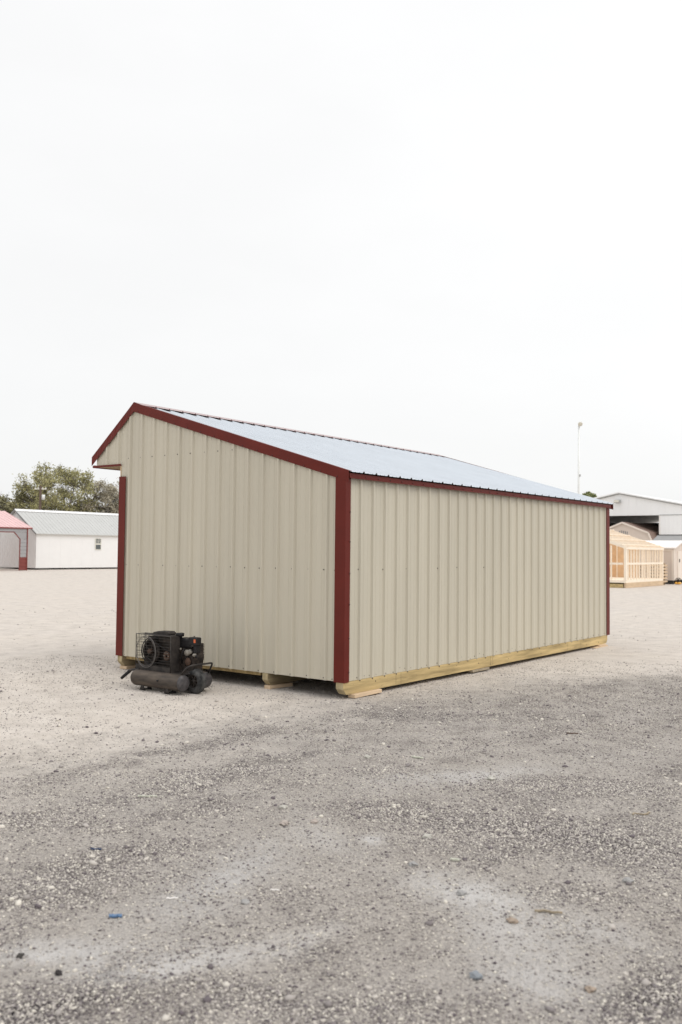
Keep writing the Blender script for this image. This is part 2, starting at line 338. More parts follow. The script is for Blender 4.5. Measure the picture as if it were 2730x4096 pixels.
ch = mathn('MULTIPLY', ch, ramp(mathn('ADD', mathn('MULTIPLY', nz(7, 7, .75), .75), mathn('MULTIPLY', grit, .35)), (.42, (.2, .2, .2)), (.56, (1, 1, 1))))
basec = mix(mathn('MULTIPLY', ch, .92), basec, (.64, .625, .61))
tint = ramp(big, (.3, (.96, .948, .945)), (.7, (1.0, .98, .96)))
basec = mix(1.0, basec, tint, 'MULTIPLY')
basec = mix(ramp(atn, (0, (0, 0, 0)), (1, (0, 0, 0))) if False else mathn('MULTIPLY', mathn('SUBTRACT', -.30, atn), 1.5, True), basec, mix(1.0, basec, (.60, .59, .61), 'MULTIPLY'))
# scattered dark and rusty specks
spk = ramp(cell2.outputs[1], (.975, (0, 0, 0)), (.982, (1, 1, 1))); spd = ramp(v2.outputs['Distance'], (.22, (1, 1, 1)), (.3, (0, 0, 0)))
basec = mix(mathn('MULTIPLY', mathn('MULTIPLY', spk, spd), .7), basec, (.12, .10, .085))
t.links.new(basec, b.inputs['Base Color'])
hgt = mathn('ADD', mathn('MULTIPLY', mathn('SUBTRACT', 1.0, v1.outputs['Distance']), mathn('SUBTRACT', 1.25, fac)), mathn('MULTIPLY', grit, .8))
meso = nz(22, 5, .65)
hgt = mathn('ADD', hgt, mathn('MULTIPLY', fine, 1.6)); hgt = mathn('ADD', hgt, mathn('MULTIPLY', meso, 1.8)); hgt = mathn('ADD', hgt, mathn('MULTIPLY', mathn('SUBTRACT', 1.0, v2.outputs['Distance']), .9))
bp = N(t, 'ShaderNodeBump'); t.links.new(mathn('SUBTRACT', .95, mathn('MULTIPLY', pal, .45)), bp.inputs['Strength']); bp.inputs['Distance'].default_value = .018
t.links.new(hgt, bp.inputs['Height']); t.links.new(bp.outputs[0], b.inputs['Normal'])
me.materials.append(gm)
ground = bpy.data.objects.new('ground', me); COL.objects.link(ground); tag(ground, 'pale dusty yard of packed gravel with grey wheel-worn streaks', 'ground', kind='structure')

# ------------------------------------------------------------ loose gravel: small stones scattered over the near yard
stm = bpy.data.materials.new('loose_stone'); stm.use_nodes = True; t2 = stm.node_tree; b2 = t2.nodes['Principled BSDF']; b2.inputs['Roughness'].default_value = .9; b2.inputs['Specular IOR Level'].default_value = .2
g2 = N(t2, 'ShaderNodeNewGeometry'); r2 = N(t2, 'ShaderNodeValToRGB'); t2.links.new(g2.outputs['Random Per Island'], r2.inputs[0])
for k, (p_, c_) in enumerate(((0, (.12, .10, .11)), (.28, (.28, .255, .242)), (.6, (.45, .41, .378)), (1, (.69, .645, .565)))):
    e = r2.color_ramp.elements[k] if k < 2 else r2.color_ramp.elements.new(p_); e.position = p_; e.color = (*c_, 1)
t2.links.new(r2.outputs[0], b2.inputs['Base Color'])
def ico():
    p = (1+5**.5)/2; v = np.array([(-1, p, 0), (1, p, 0), (-1, -p, 0), (1, -p, 0), (0, -1, p), (0, 1, p), (0, -1, -p), (0, 1, -p), (p, 0, -1), (p, 0, 1), (-p, 0, -1), (-p, 0, 1)], float)/math.sqrt(1+p*p)
    f = np.array([(0, 11, 5), (0, 5, 1), (0, 1, 7), (0, 7, 10), (0, 10, 11), (1, 5, 9), (5, 11, 4), (11, 10, 2), (10, 7, 6), (7, 1, 8), (3, 9, 4), (3, 4, 2), (3, 2, 6), (3, 6, 8), (3, 8, 9), (4, 9, 5), (2, 4, 11), (6, 2, 10), (8, 6, 7), (9, 8, 1)])
    return v, f
octv = np.array([(1, 0, 0), (-1, 0, 0), (0, 1, 0), (0, -1, 0), (0, 0, 1), (0, 0, -1)], float)
octf = np.array([(0, 2, 4), (2, 1, 4), (1, 3, 4), (3, 0, 4), (2, 0, 5), (1, 2, 5), (3, 1, 5), (0, 3, 5)])
def scatter(n, d0, d1, r0, r1, bv, bf, pw=1.0):
    # points in a fan on the ground in front of the near yard
    d = np.sqrt(RNG.random(n)**pw*(d1*d1-d0*d0)+d0*d0); a = YAW+(RNG.random(n)-.5)*1.02
    x = CP.x+d*np.cos(a); y = CP.y+d*np.sin(a); s_ = dust(x, y)
    keep = RNG.random(n) < np.clip(.78-.70*s_+1.3*(fbm(x*3, y*3)-.5), .18, 1)*(1-.45*paler(x, y))*(1-.6*chalk(x, y))
    x = x[keep]; y = y[keep]; n = len(x); r = r0+(r1-r0)*RNG.random(n)**3.2
    V = bv[None]*(1+.34*(RNG.random((n, len(bv), 1))-.5)*2)*np.stack([r*(.8+.5*RNG.random(n)), r*(.8+.3*RNG.random(n)), r*(.5+.3*RNG.random(n))], -1)[:, None]
    th = RNG.random(n)*2*np.pi; c_, s2 = np.cos(th)[:, None], np.sin(th)[:, None]
    tl = (RNG.random(n)-.5)*.7; V = np.stack([V[..., 0], V[..., 1], V[..., 2]+V[..., 0]*tl[:, None]], -1)
    V = np.stack([V[..., 0]*c_-V[..., 1]*s2+x[:, None], V[..., 0]*s2+V[..., 1]*c_+y[:, None], V[..., 2]+(height(x, y)+r*.22)[:, None]], -1)
    F = bf[None]+(np.arange(n)*len(bv))[:, None, None]
    return V.reshape(-1, 3), F.reshape(-1, 3)
parts = [scatter(420000, 2.7, 6.5, .0026, .0088, octv, octf), scatter(340000, 6.0, 13.5, .0038, .0095, octv, octf), scatter(9000, 2.8, 12, .007, .019, *ico()), scatter(9000, 11, 24, .008, .02, octv, octf)]
av = []; af = []; o_ = 0
for v_, f_ in parts: av.append(v_); af.append(f_+o_); o_ += len(v_)
av = np.concatenate(av); af = np.concatenate(af)
me = bpy.data.meshes.new('gravel'); me.vertices.add(len(av)); me.vertices.foreach_set('co', av.astype(np.float32).ravel())
me.loops.add(af.size); me.loops.foreach_set('vertex_index', af.astype(np.int32).ravel())
me.polygons.add(len(af)); me.polygons.foreach_set('loop_start', np.arange(0, af.size, 3, dtype=np.int32)); me.update(calc_edges=True)
me.materials.append(stm); go = bpy.data.objects.new('gravel', me); COL.objects.link(go); tag(go, 'loose grey and cream gravel scattered over the yard', 'gravel', kind='stuff')
# ------------------------------------------------------------ the metal shed
RIB = .2286; SZ0 = .172; XG = -.045                 # gable siding plane, long siding plane is y = 0
LX = 7.19; FY = 3.61; PY, PZ = 3.36, 3.345; EZ = 2.315; OVY = 4.14
def zroof(y): return PZ-(PY-y)*.2925 if y <= PY else PZ-(y-PY)*.80
shed = thing('metal_shed', 'tan ribbed metal shed with dark red corner and roof trim standing on timber skids', 'shed')
def ribprofile(a0, a1, first, out=.022):
    pts = {round(a0, 5): 0., round(a1, 5): 0.}
    k0 = int((a0-first)/RIB)-2; L = []
    for k in range(k0, k0+60):
        c = first+k*RIB
        for da, h in ((-.022, 0), (-.009, out), (.009, out), (.022, 0)): L.append((c+da, h))
        for q in (.0762, .1524):
            for da, h in ((-.011, 0), (-.005, .0032), (.005, .0032), (.011, 0)): L.append((c+q+da, h))
    L = sorted(p for p in L if a0+.0005 < p[0] < a1-.0005)
    return [(a0, 0)]+L+[(a1, 0)]
def siding(name, plane, axis_, prof, bot, top, sgn, mat_, screws=(), parent=shed, thick=.0012):
    mb = MB(); vs = []; k = len(prof)
    for side in (0, thick):
        for a, h in prof:
            o = plane+sgn*(h-side)
            for z in (bot(a), top(a)): vs.append((o, a, z) if axis_ == 'x' else (a, o, z))
    fs = [(2*i, 2*i+2, 2*i+3, 2*i+1) for i in range(k-1)]+[(2*k+2*i, 2*k+2*i+1, 2*k+2*i+3, 2*k+2*i+2) for i in range(k-1)]
    fs += [(2*i, 2*k+2*i, 2*k+2*i+2, 2*i+2) for i in range(k-1)]
    mb.add(vs, fs, 0)
    if parent is shed and name in ('gable_siding', 'long_siding'):      # edge of each lapped panel, beside every fourth rib
        for k_ in range(0, 9):
            a = (fr-.03-k_*4*RIB) if axis_ == 'x' else (lr+.03+k_*4*RIB)
            if prof[0][0]+.02 < a < prof[-1][0]-.02:
                p0, p1 = sorted((plane+sgn*.0004, plane+sgn*.0024)); z1_ = top(a)-.01
                (mb.box(p0, p1, a-.004, a, bot(a)+.001, z1_) if axis_ == 'x' else mb.box(a, a+.004, p0, p1, bot(a)+.001, z1_))
    for a, z, r in screws:
        c = (plane+sgn*.001, a, z) if axis_ == 'x' else (a, plane+sgn*.001, z)
        d = (sgn, 0, 0) if axis_ == 'x' else (0, sgn, 0)
        mb.lathe(c, d, [(0, r*1.3), (.0015, r*1.3), (.002, r*.8), (.005, r*.75), (.0055, 0)], 8, 1)
    return mb.build(name, [mat_, M['screw']], parent, fixn=False)
def kk(): return random.uniform(-.012, .012)
# gable wall
fr = 3.435
prof = ribprofile(.02, FY-.002, fr); ribs = [fr-RIB*k for k in range(0, 15)]
scr = [(a+.034+kk()*.5, SZ0+.022+kk()*.4, .0055) for a in ribs]+[(a+.034+kk(), 1.325+kk()*.3, .0058) for a in ribs+[fr+.11]]
scr += [(a+.034+kk(), 2.672, .006) for a in ribs[:9] if random.random() < .93]
scr += [(.13, 1.32, .0045), (.15, .19, .005)]
siding('gable_siding', XG, 'x', prof, lambda a: SZ0, lambda a: zroof(a)-.03, -1, M['tan'], scr)
siding('overhang_siding', XG, 'x', ribprofile(FY+.0005, OVY-.03, fr), lambda a: 2.60, lambda a: zroof(a)-.03, -1, M['tan'])
# long wall
lr = .2146
prof = ribprofile(.0, LX-.01, lr); ribs = [lr+RIB*k for k in range(0, 31)]
scr = []
for i, a in enumerate(ribs):
    scr.append((a+random.choice((-.035, .035))+kk(), SZ0+.025+kk(), .005 if random.random() < .6 else .0035))
    if i in (0, 1, 2, 4, 7, 9, 12): scr.append((a-.02+kk(), 1.328+kk()*.4, .006))
    if random.random() < .4: scr.append((a+.09+kk(), SZ0+.03+kk()*2, .003))
siding('long_siding', 0, 'y', prof, lambda a: SZ0, lambda a: 2.30, -1, M['tan'], scr)
siding('far_gable_siding', LX+.02, 'x', ribprofile(.02, FY, fr), lambda a: SZ0, lambda a: zroof(a)-.03, 1, M['tan'])
siding('front_blocker_siding', FY, 'y', ribprofile(.02, LX-.01, lr), lambda a: SZ0, lambda a: 2.55, 1, M['tan'])  # unseen front wall, added to block light so the underside goes dark
# header, posts and girts inside
mb = MB()
for x in (0.0, 1.8, 3.6, 5.4, 7.1): mb.box(x-.045, x+.045, FY-.10, FY-.03, .18, 2.44)
mb.box(-.04, LX, FY-.10, FY-.03, 2.444, 2.58); mb.box(-.04, LX, .03, .07, 1.28, 1.37); mb.box(-.005, .03, .1, 3.5, 1.28, 1.37)
for i in range(13):
    x = .02+.6*i
    if x > 7.15: continue
    mb.bar((x, .02, 2.235), (x, PY-.02, PZ-.115), .038, .09); mb.bar((x, PY+.02, PZ-.125), (x, OVY-.02, 2.65), .038, .09)
mb.build('inner_frame', M['inside'], shed)
MB().box(-.052, -.012, FY-.004, FY+.009, 2.44, 2.585).build('corner_board', M['pine'], shed)
MB().box(.008, .045, 1.2, FY-.1, .128, .26).build('rim_joist', M['lumber'], shed)
# roof sheet: ribs run from ridge to eave
def roofsheet(name, y0, y1, parent, zf):
    mb = MB(); p = ribprofile(-.03, LX+.10, lr-.04, .017); vs = []; k = len(p)
    n1 = Vector((0, -(zf(y1)-zf(y0)), (y1-y0))).normalized()
    if n1.z < 0: n1 = -n1
    for side in (0, .0012):
        for x, h in p:
            for y in (y0, y1):
                q = Vector((x, y, zf(y)+.004))+n1*(h-side); vs.append(q)
    fs = [(2*i, 2*i+2, 2*i+3, 2*i+1) for i in range(k-1)]+[(2*k+2*i, 2*k+2*i+1, 2*k+2*i+3, 2*k+2*i+2) for i in range(k-1)]
    fs += [(2*i, 2*k+2*i, 2*k+2*i+2, 2*i+2) for i in range(k-1)]+[(2*i+1, 2*i+3, 2*k+2*i+3, 2*k+2*i+1) for i in range(k-1)]
    mb.add(vs, fs)
    if y0 < 0:
        for x, h in p:
            pass
        c0 = lr-.04
        for j in range(32):
            for y in (.25, 1.15, 2.1, 2.95):
                mb.lathe((c0+j*RIB+.035, y, zf(y)+.004), n1, [(0, .008), (.003, .008), (.007, .005), (.0075, 0)], 6, 1)
    return mb.build(name, [M['roof'], M['screw']], parent, fixn=False)
roof = roofsheet('roof', -.075, PY, shed, zroof)
roofsheet('front_roof', OVY+.02, PY, shed, lambda y: PZ-(y-PY)*.80)
# ridge cap, resting on the rib tops
mb = MB(); vs = []; cy = .17
for x in (-.07, LX+.13):
    for t_ in (0, .0015):
        vs += [(x, PY-cy, zroof(PY-cy)+.030-t_), (x, PY, PZ+.036-t_), (x, PY+cy*.8, zroof(PY+cy*.8)+.034-t_)]
fs = [(0, 1, 7, 6), (1, 2, 8, 7), (3, 9, 10, 4), (4, 10, 11, 5), (0, 6, 9, 3), (2, 5, 11, 8), (0, 3, 4, 1), (1, 4, 5, 2), (6, 7, 10, 9), (7, 8, 11, 10)]
mb.add(vs, fs)
for j in range(30):
    x = lr-.04+j*RIB; mb.lathe((x, PY-cy+.03, zroof(PY-cy+.03)+.031), (0, -.3, 1), [(0, .008), (.003, .008), (.006, .005), (.0065, 0)], 6, 1)
mb.build('ridge_cap', [M['redcap'], M['redscrew']], roof)
# trims
def rake(name, xf, sgn, ya, za, yb, zb_, drop, topw=.055, tip=0):
    mb = MB(); d = Vector((0, yb-ya, zb_-za)).normalized(); nrm = Vector((0, -d.z, d.y))
    if nrm.z < 0: nrm = -nrm
    A = Vector((xf, ya, za)); B = Vector((xf, yb, zb_)); th = .004
    ins = Vector((-sgn*th, 0, 0)); n_ = 40
    for s_ in range(n_):
        pass
    vs = []; xs = np.linspace(0, 1, 33)
    for q in xs:
        P = A.lerp(B, q); wob = .0022*math.sin(q*37+ya)+.0015*math.sin(q*91)
        for e in (Vector((-sgn*topw, 0, 0)), Vector((0, 0, 0)), Vector((sgn*wob, 0, -drop*.45)), Vector((0, 0, -drop)), Vector((0, 0, -drop))+ins, ins+Vector((0, 0, -.004)), Vector((-sgn*topw, 0, -.004))):
            vs.append(P+e)
    k = 7; fs = []
    for i in range(32):
        for j in range(k): fs.append((i*k+j, i*k+(j+1) % k, (i+1)*k+(j+1) % k, (i+1)*k+j))
    fs += [tuple(range(k)), tuple(32*k+j for j in reversed(range(k)))]
    mb.add(vs, fs)
    Ld = (B-A).length
    nn = max(2, int(Ld/.236))
    for i in range(nn):
        P = A.lerp(B, (i+.35)/nn)+Vector((sgn*.001, 0, -drop*.86))
        mb.lathe(P, (sgn, 0, 0), [(0, .007), (.003, .007), (.004, .0045), (.007, .004), (.0075, 0)], 7, 1)
    return mb.build(name, [M['redtrim'], M['redscrew']], shed)
XT = -.071
rake('rake_trim', XT, -1, PY, PZ+.030, -.060, 2.356, .116)
rake('rake_trim', XT, -1, PY+.001, PZ+.030, OVY+.045, PZ+.030-(OVY+.044-PY)*.79, .118)
rake('rake_trim', LX+.125, 1, PY, PZ+.030, -.060, 2.356, .10)
rake('rake_trim', LX+.125, 1, PY+.001, PZ+.030, OVY+.045, PZ+.030-(OVY+.044-PY)*.79, .10)
def ctrim(name, prof, z0, z1, scr=(), bulge=.002):
    # prof: closed polygon in x,y, swept up with slight oil-canning between the screws
    mb = MB(); n_ = 36; k = len(prof); vs = []
    cx = sum(p[0] for p in prof)/k; cy_ = sum(p[1] for p in prof)/k
    for i in range(n_+1):
        z = z0+(z1-z0)*i/n_; s_ = 1+bulge*10*math.sin((z-z0)/.305*math.pi)**2*(.6+.4*math.sin(z*5))
        for x, y in prof: vs.append((cx+(x-cx)*s_, cy_+(y-cy_)*s_, z))
    fs = [(i*k+j, i*k+(j+1) % k, (i+1)*k+(j+1) % k, (i+1)*k+j) for i in range(n_) for j in range(k)]
    fs += [tuple(reversed(range(k))), tuple(n_*k+j for j in range(k))]
    mb.add(vs, fs)
    for x, y, z, d in scr: mb.lathe((x, y, z), d, [(-.004, .009), (.004, .009), (.005, .006), (.009, .005), (.0095, 0)], 8, 1)
    return mb.build(name, [M['redtrim'], M['redscrew']], shed)
sc1 = [(.006, -.0255, z, (0, -1, 0)) for z in (.27, .62, .97, 1.29, 1.62, 1.93)]
ctrim('corner_trim', [(-.0695, .112), (-.0695, -.025), (.016, -.025), (.016, -.021), (-.0655, -.021), (-.0655, .112)], .166, 2.305, sc1, .0008)
ctrim('corner_trim', [(-.0695, FY-.118), (-.0695, FY+.008), (.02, FY+.008), (.02, FY+.004), (-.0655, FY+.004), (-.0655, FY-.118)], .170, 2.442, (), .0006)
ctrim('corner_trim', [(LX-.085, -.025), (LX+.045, -.025), (LX+.045, .10), (LX+.041, .10), (LX+.041, -.021), (LX-.085, -.021)], .172, 2.30, (), .0006)
mb = MB().box(-.040, LX+.045, -.052, -.028, 2.284, 2.333)
mb.box(-.040, LX+.045, -.058, -.0525, 2.279, 2.289)
for j in range(31):
    x = lr+.03+j*RIB; mb.lathe((x, -.052, 2.302), (0, -1, 0), [(0, .008), (.004, .008), (.005, .005), (.008, .0045), (.0085, 0)], 7, 1)
mb.build('eave_trim', [M['redtrim'], M['redscrew']], shed)
MB().box(-.071, LX, FY+.012, OVY-.005, 2.586, 2.604).build('soffit', M['inside'], shed)
mb = MB().box(-.0735, -.066, FY-.02, OVY+.02, 2.580, 2.606); mb.box(-.066, LX, OVY-.02, OVY+.02, 2.578, 2.612); mb.build('soffit_trim', M['redtrim'], shed)
mb = MB().prism([(-.075, 2.345), (-.075, 2.262), (-.11, 2.272), (-.21, 2.330), (-.19, 2.356)], 0, LX+.10, LX+.145)
# skids: 4x6 timbers with chamfered ends
def skid(y0, y1, x0=-.065, x1=LX-.03, z0=.040, z1=.1695):
    mb = MB(); ym = (y0+y1)/2
    for a, b_, s_ in ((y0, ym-.0012, 0), (ym+.0012, y1, .012)):
        mb.prism([(x0+s_, z1), (x0+s_, z0+.058), (x0+.055+s_, z0), (x1-.055, z0), (x1, z0+.058), (x1, z1)], 1, a, b_); mb.m[-6] = 2; mb.m[-5] = 2; mb.m[-3] = 2; mb.m[-2] = 2
    if y0 < .1:      # knots, checks and nail marks on the visible face
        for i in range(60):
            x = random.uniform(0, 7.0); z = random.uniform(z0+.02, z1-.01); r = random.uniform(.0018, .004) if i > 9 else random.uniform(.006, .011)
            mb.lathe((x, y0+.0005, z), (0, -1, 0), [(0, r), (.0008, r*.9), (.0012, 0)], 8, 1)
        for x in (.9, 1.0, 3.1, 3.16, 5.55, 6.05): mb.box(x, x+.0035, y0-.0008, y0, z0+.01, z1, 1)
        for i in range(30):
            x = .214+RIB*i+.01; mb.box(x-.010, x+.010, y0-.0008, y0, z1-random.uniform(.004, .02), z1, 1)
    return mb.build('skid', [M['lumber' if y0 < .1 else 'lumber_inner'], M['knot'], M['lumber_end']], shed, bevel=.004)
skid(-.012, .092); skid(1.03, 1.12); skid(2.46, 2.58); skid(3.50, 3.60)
# the offcuts the skids rest on
def block(label, x0, x1, y0, y1, z0, z1, rz, mm='pine'):
    cx, cy_ = (x0+x1)/2, (y0+y1)/2
    o = MB().box(x0-cx, x1-cx, y0-cy_, y1-cy_, 0, z1-z0).build('timber_block', M[mm], None, bevel=.004)
    o.location = (cx, cy_, z0); o.rotation_euler = (0, 0, rz); return tag(o, label, 'timber block', 'offcuts packed under the shed skids')
block('pale thin board lying under the skid at the near red corner', .07, .58, -.055, .035, .0, .038, .03)
block('short offcut under the middle skid of the gable end', -.05, .30, .99, 1.08, .0, .038, -.1)
block('weathered grey board under the middle of the long skid', 2.60, 3.05, -.03, .05, .008, .036, .02, 'stick')
block('lower of two stacked blocks under the far end of the long skid', 6.55, 7.10, -.05, .05, -.012, .016, .02)
block('upper of two stacked blocks under the far end of the long skid', 6.75, 7.02, -.045, .045, .017, .0395, -.03)
block('offcut under the skid behind the compressor at the front corner', -.02, .33, 3.48, 3.60, .0, .038, .06)
# ------------------------------------------------------------ air compressor beside the gable wall
comp = thing('air_compressor', 'dirty black petrol air compressor on twin tanks beside the gable wall', 'air compressor', (-.75, 1.85, 0))
def L(x, y, z): return (x+.75, y-1.85, z)
def tank(x):
    r = .086; z = .122; y0, y1 = 1.415, 2.155
    mb = MB().lathe(L(x, y1, z), (0, -1, 0), [(-.045, 0), (-.043, .03), (-.034, .058), (-.018, .078), (0, r), (.012, r), (.016, r*1.012), (.020, r), (y1-y0-.04, r), (y1-y0-.036, r*1.012), (y1-y0-.03, r), (y1-y0-.013, r), (y1-y0-.013, 0)], 32, 0)
    mb.lathe(L(x, y0-.0005, z), (0, -1, 0), [(-.012, r*.99), (-.004, r*.97), (.004, r*.93), (.013, .055), (.017, .03), (.018, 0)], 32, 2)
    mb.lathe(L(x-r+.002, 1.72, z+.01), (-1, 0, 0), [(0, .010), (.010, .010), (.012, .007), (.02, .006), (.02, 0)], 10, 1)
    o = mb.build('tank', [M['tank'], M['black'], M['cap_end']], comp)
    for y, hh in ((2.00, 0), (1.61, 0)):
        f = MB(); f.prism([(y-.045-1.85, 0), (y-.03-1.85, .004), (y-.018-1.85, .062), (y+.018-1.85, .062), (y+.045-1.85, .004), (y+.055-1.85, 0)], 0, x+.75-.055, x+.75-.048)
        f.prism([(y-.035-1.85, .0), (y-.018-1.85, .062), (y+.018-1.85, .062), (y+.04-1.85, 0)], 0, x+.75+.042, x+.75+.049)
        f.box(x+.75-.055, x+.75+.049, y-.02-1.85, y+.02-1.85, .008, .014); f.build('foot', M['dusty_black'], o)
tank(-.945); tank(-.615)
# base plate
mb = MB().box(.75-.93, .75-.62, 1.46-1.85, 2.14-1.85, .196, .207); mb.box(.75-.80, .75-.64, 1.44-1.85, 1.70-1.85, .208, .232); mb.build('base_plate', M['dusty_black'], comp, bevel=.002)
# belt guard: wire cage with a ring round the flywheel
xg0, xg1, yg0, yg1, zg0, zg1 = -.925, -.80, 1.645, 2.205, .21, .592
mb = MB(); w_ = .0022
def W(pts, r=w_): mb.tube([L(*p) for p in pts], r, 6)
for x in (xg0, xg1):
    for i in range(14):
        z = zg0+(zg1-zg0)*i/13; W([(x, yg0, z), (x, yg1, z)], .0018 if i % 2 else .0014)
    for i in range(7 if x == xg0 else 9):
        y = yg1-(yg1-yg0)*i/(20 if x == xg0 else 8); W([(x, y, zg0), (x, y, zg1)], .0016)
    W([(x, yg0, zg0), (x, yg0, zg1), (x, yg1, zg1), (x, yg1, zg0)], .005)
for i in range(9):
    y = yg0+(yg1-yg0)*i/8; W([(xg0, y, zg1), (xg1, y, zg1)], .002)
for i in range(9):
    z = zg0+(zg1-zg0)*i/8; W([(xg0, yg1, z), (xg1, yg1, z)], .002)
RC = (2.035, .405)
for a in (2.9, 3.9): mb.tube([L(xg0-.005, RC[0]+.15*math.cos(a), RC[1]+.15*math.sin(a)), L(xg0-.005, RC[0]+.05*math.cos(a+.5), RC[1]+.06*math.sin(a+.5))], .003, 6)
guard = mb.build('belt_guard', M['wire'], comp)
mb = MB()
for r_, t_ in ((.160, .0038), (.146, .002)):
    mb.tube([L(xg0-.006, RC[0]+r_*math.cos(a), RC[1]+1.06*r_*math.sin(a)) for a in [2*math.pi*i/40 for i in range(40)]], t_, 6, closed=True)
mb.build('guard_ring', M['ring'], guard)
mb = MB().box(.75-.925, .75-.80, yg0-.006-1.85, yg0-.002-1.85, zg0, zg1); mb.box(.75-.928, .75-.926, yg0-1.85, yg1-1.85, .205, .262)
mb.box(.75-.905, .75-.8, yg0+.01-1.85, 2.10-1.85, zg1+.001, zg1+.006); mb.build('guard_plate', M['dusty_black'], guard)
MB().box(.75-.806, .75-.800, yg0+.012-1.85, 2.15-1.85, .215, .565).box(.75-.812, .75-.807, 1.99-1.85, 2.195-1.85, .212, .50).build('mesh_backing', M['engine'], guard)
# flywheel with curved spokes
mb = MB().lathe(L(-.86, RC[0], RC[1]), (1, 0, 0), [(0, .112), (.0, .132), (.04, .132), (.04, .112), (0, .112)], 36, 0)
mb.lathe(L(-.89, RC[0], RC[1]), (1, 0, 0), [(0, 0), (0, .026), (.045, .03), (.045, 0)], 16, 1)
for i in range(5):
    a = 2*math.pi*i/5+.3; pts = [L(-.845, RC[0]+r_*math.cos(a+r_*2.4), RC[1]+r_*math.sin(a+r_*2.4)) for r_ in (.02, .05, .09, .125)]
    mb.tube(pts, [.012, .009, .009, .012], 8, 0)
mb.build('flywheel', [M['engine'], M['rust']], comp)
mb = MB().lathe(L(-.885, 1.755, .375), (1, 0, 0), [(0, .016), (0, .05), (.012, .05), (.02, .042), (.028, .05), (.04, .05), (.04, 0)], 24, 0)
for i in range(6):
    a = i*math.pi/3; mb.lathe(L(-.887, 1.755+.033*math.cos(a), .375+.033*math.sin(a)), (-1, 0, 0), [(0, .007), (.004, .006), (.004, 0)], 8, 1)
mb.build('drive_pulley', [M['rust'], M['alu']], comp)
mb = MB(); a1 = []; 
for i in range(40):
    u = i/40
    if u < .5:
        a = math.pi*(.5+(u/.5)) ; a = -math.pi/2+ -0 + (u/.5)*math.pi; a1.append(L(-.868, RC[0]+.141*math.cos(a), RC[1]+.141*math.sin(a)))
    else:
        a = math.pi/2+((u-.5)/.5)*math.pi; a1.append(L(-.868, 1.755+.053*math.cos(a), .375+.053*math.sin(a)))
mb.tube(a1, .006, 6, closed=True); mb.build('drive_belt', M['black'], comp)
# pump behind the flywheel: finned cylinders and head showing above the cage
mb = MB().box(.75-.78, .75-.62, 1.90-1.85, 2.14-1.85, .21, .40)
for i in range(9): mb.box(.75-.79, .75-.60, 1.83-1.85, 2.12-1.85, .41+i*.018, .42+i*.018)
mb.box(.75-.77, .75-.62, 1.85-1.85, 2.10-1.85, .40, .575)
pump = mb.build('pump', M['engine'], comp, bevel=.004)
mb = MB().prism([(1.76-1.85, .590), (1.735-1.85, .602), (1.74-1.85, .622), (1.77-1.85, .636), (1.92-1.85, .632), (1.99-1.85, .618), (2.01-1.85, .604), (1.99-1.85, .592)], 0, .75-.87, .75-.76)
mb.build('cylinder_head', M['dusty_black'], pump, bevel=.008)
MB().tube([L(-.70, 1.90, .60), L(-.66, 1.97, .55), L(-.64, 2.05, .40), L(-.62, 1.9, .25)], .009, 8).build('copper_pipe', M['rust'], pump)
# engine
mb = MB().lathe(L(-.79, 1.52, .375), (1, 0, 0), [(0, 0), (0, .045), (.006, .085), (.03, .10), (.05, .115), (.12, .115), (.15, .09), (.16, 0)], 28, 0)
mb.box(.75-.80, .75-.66, 1.43-1.85, 1.70-1.85, .232, .40); mb.box(.75-.75, .75-.66, 1.42-1.85, 1.56-1.85, .30, .52); mb.box(.75-.79, .75-.67, 1.50-1.85, 1.705-1.85, .401, .466)
for i in range(7): mb.box(.75-.775, .75-.65, 1.415-1.85, 1.50-1.85, .40+i*.016, .407+i*.016)
engine = mb.build('engine', M['engine'], comp, bevel=.004)
mb = MB(); mb.box(.75-.795, .75-.66, 1.46-1.85, 1.70-1.85, .465, .570); fuel = mb.build('fuel_tank', M['black'], engine, bevel=.022)
MB().lathe(L(-.785, 1.655, .571), (0, 0, 1), [(0, .022), (.012, .024), (.014, .036), (.02, .044), (.045, .046), (.052, .040), (.053, 0)], 18, 0).build('fuel_cap', M['black'], fuel)
mb = MB(); mb.box(.75-.815, .75-.735, 1.375-1.85, 1.50-1.85, .505, .590); mb.box(.75-.805, .75-.735, 1.385-1.85, 1.43-1.85, .425, .506)
airf = mb.build('air_filter', M['black'], engine, bevel=.010)
MB().box(.75-.818, .75-.8155, 1.382-1.85, 1.410-1.85, .535, .572).build('warning_sticker', M['orange'], airf)
MB().lathe(L(-.78, 1.44, .590), (0, 0, 1), [(0, .004), (.008, .004), (.009, .012), (.012, .012), (.013, 0)], 8, 0).build('wing_nut', M['black'], airf)
mb = MB().blob(L(-.81, 1.47, .435), .028, 1, .15, 2, 0); mb.blob(L(-.80, 1.41, .405), .022, 2, .2, 2, 0); mb.lathe(L(-.83, 1.50, .425), (-1, 0, 0), [(-.03, .03), (0, .034), (.008, .03), (.01, 0)], 16, 0)
mb.tube([L(-.80, 1.385, .41), L(-.80, 1.385, .375)], .010, 8, 1); mb.blob(L(-.79, 1.45, .505), .016, 4, .2, 1, 0)
mb.build('carburettor', [M['alu'], M['black']], engine)
mb = MB().tube([L(-.815, 1.55, .47), L(-.835, 1.56, .42), L(-.83, 1.585, .36), L(-.80, 1.60, .30)], .007, 7); mb.tube([L(-.80, 1.47, .43), L(-.82, 1.53, .36), L(-.80, 1.55, .28)], .005, 7)
mb.build('hose', M['black'], engine)
MB().lathe(L(-.80, 1.62, .455), (-1, 0, 0), [(0, .013), (.014, .013), (.015, 0)], 10).build('bolt', M['alu'], engine)
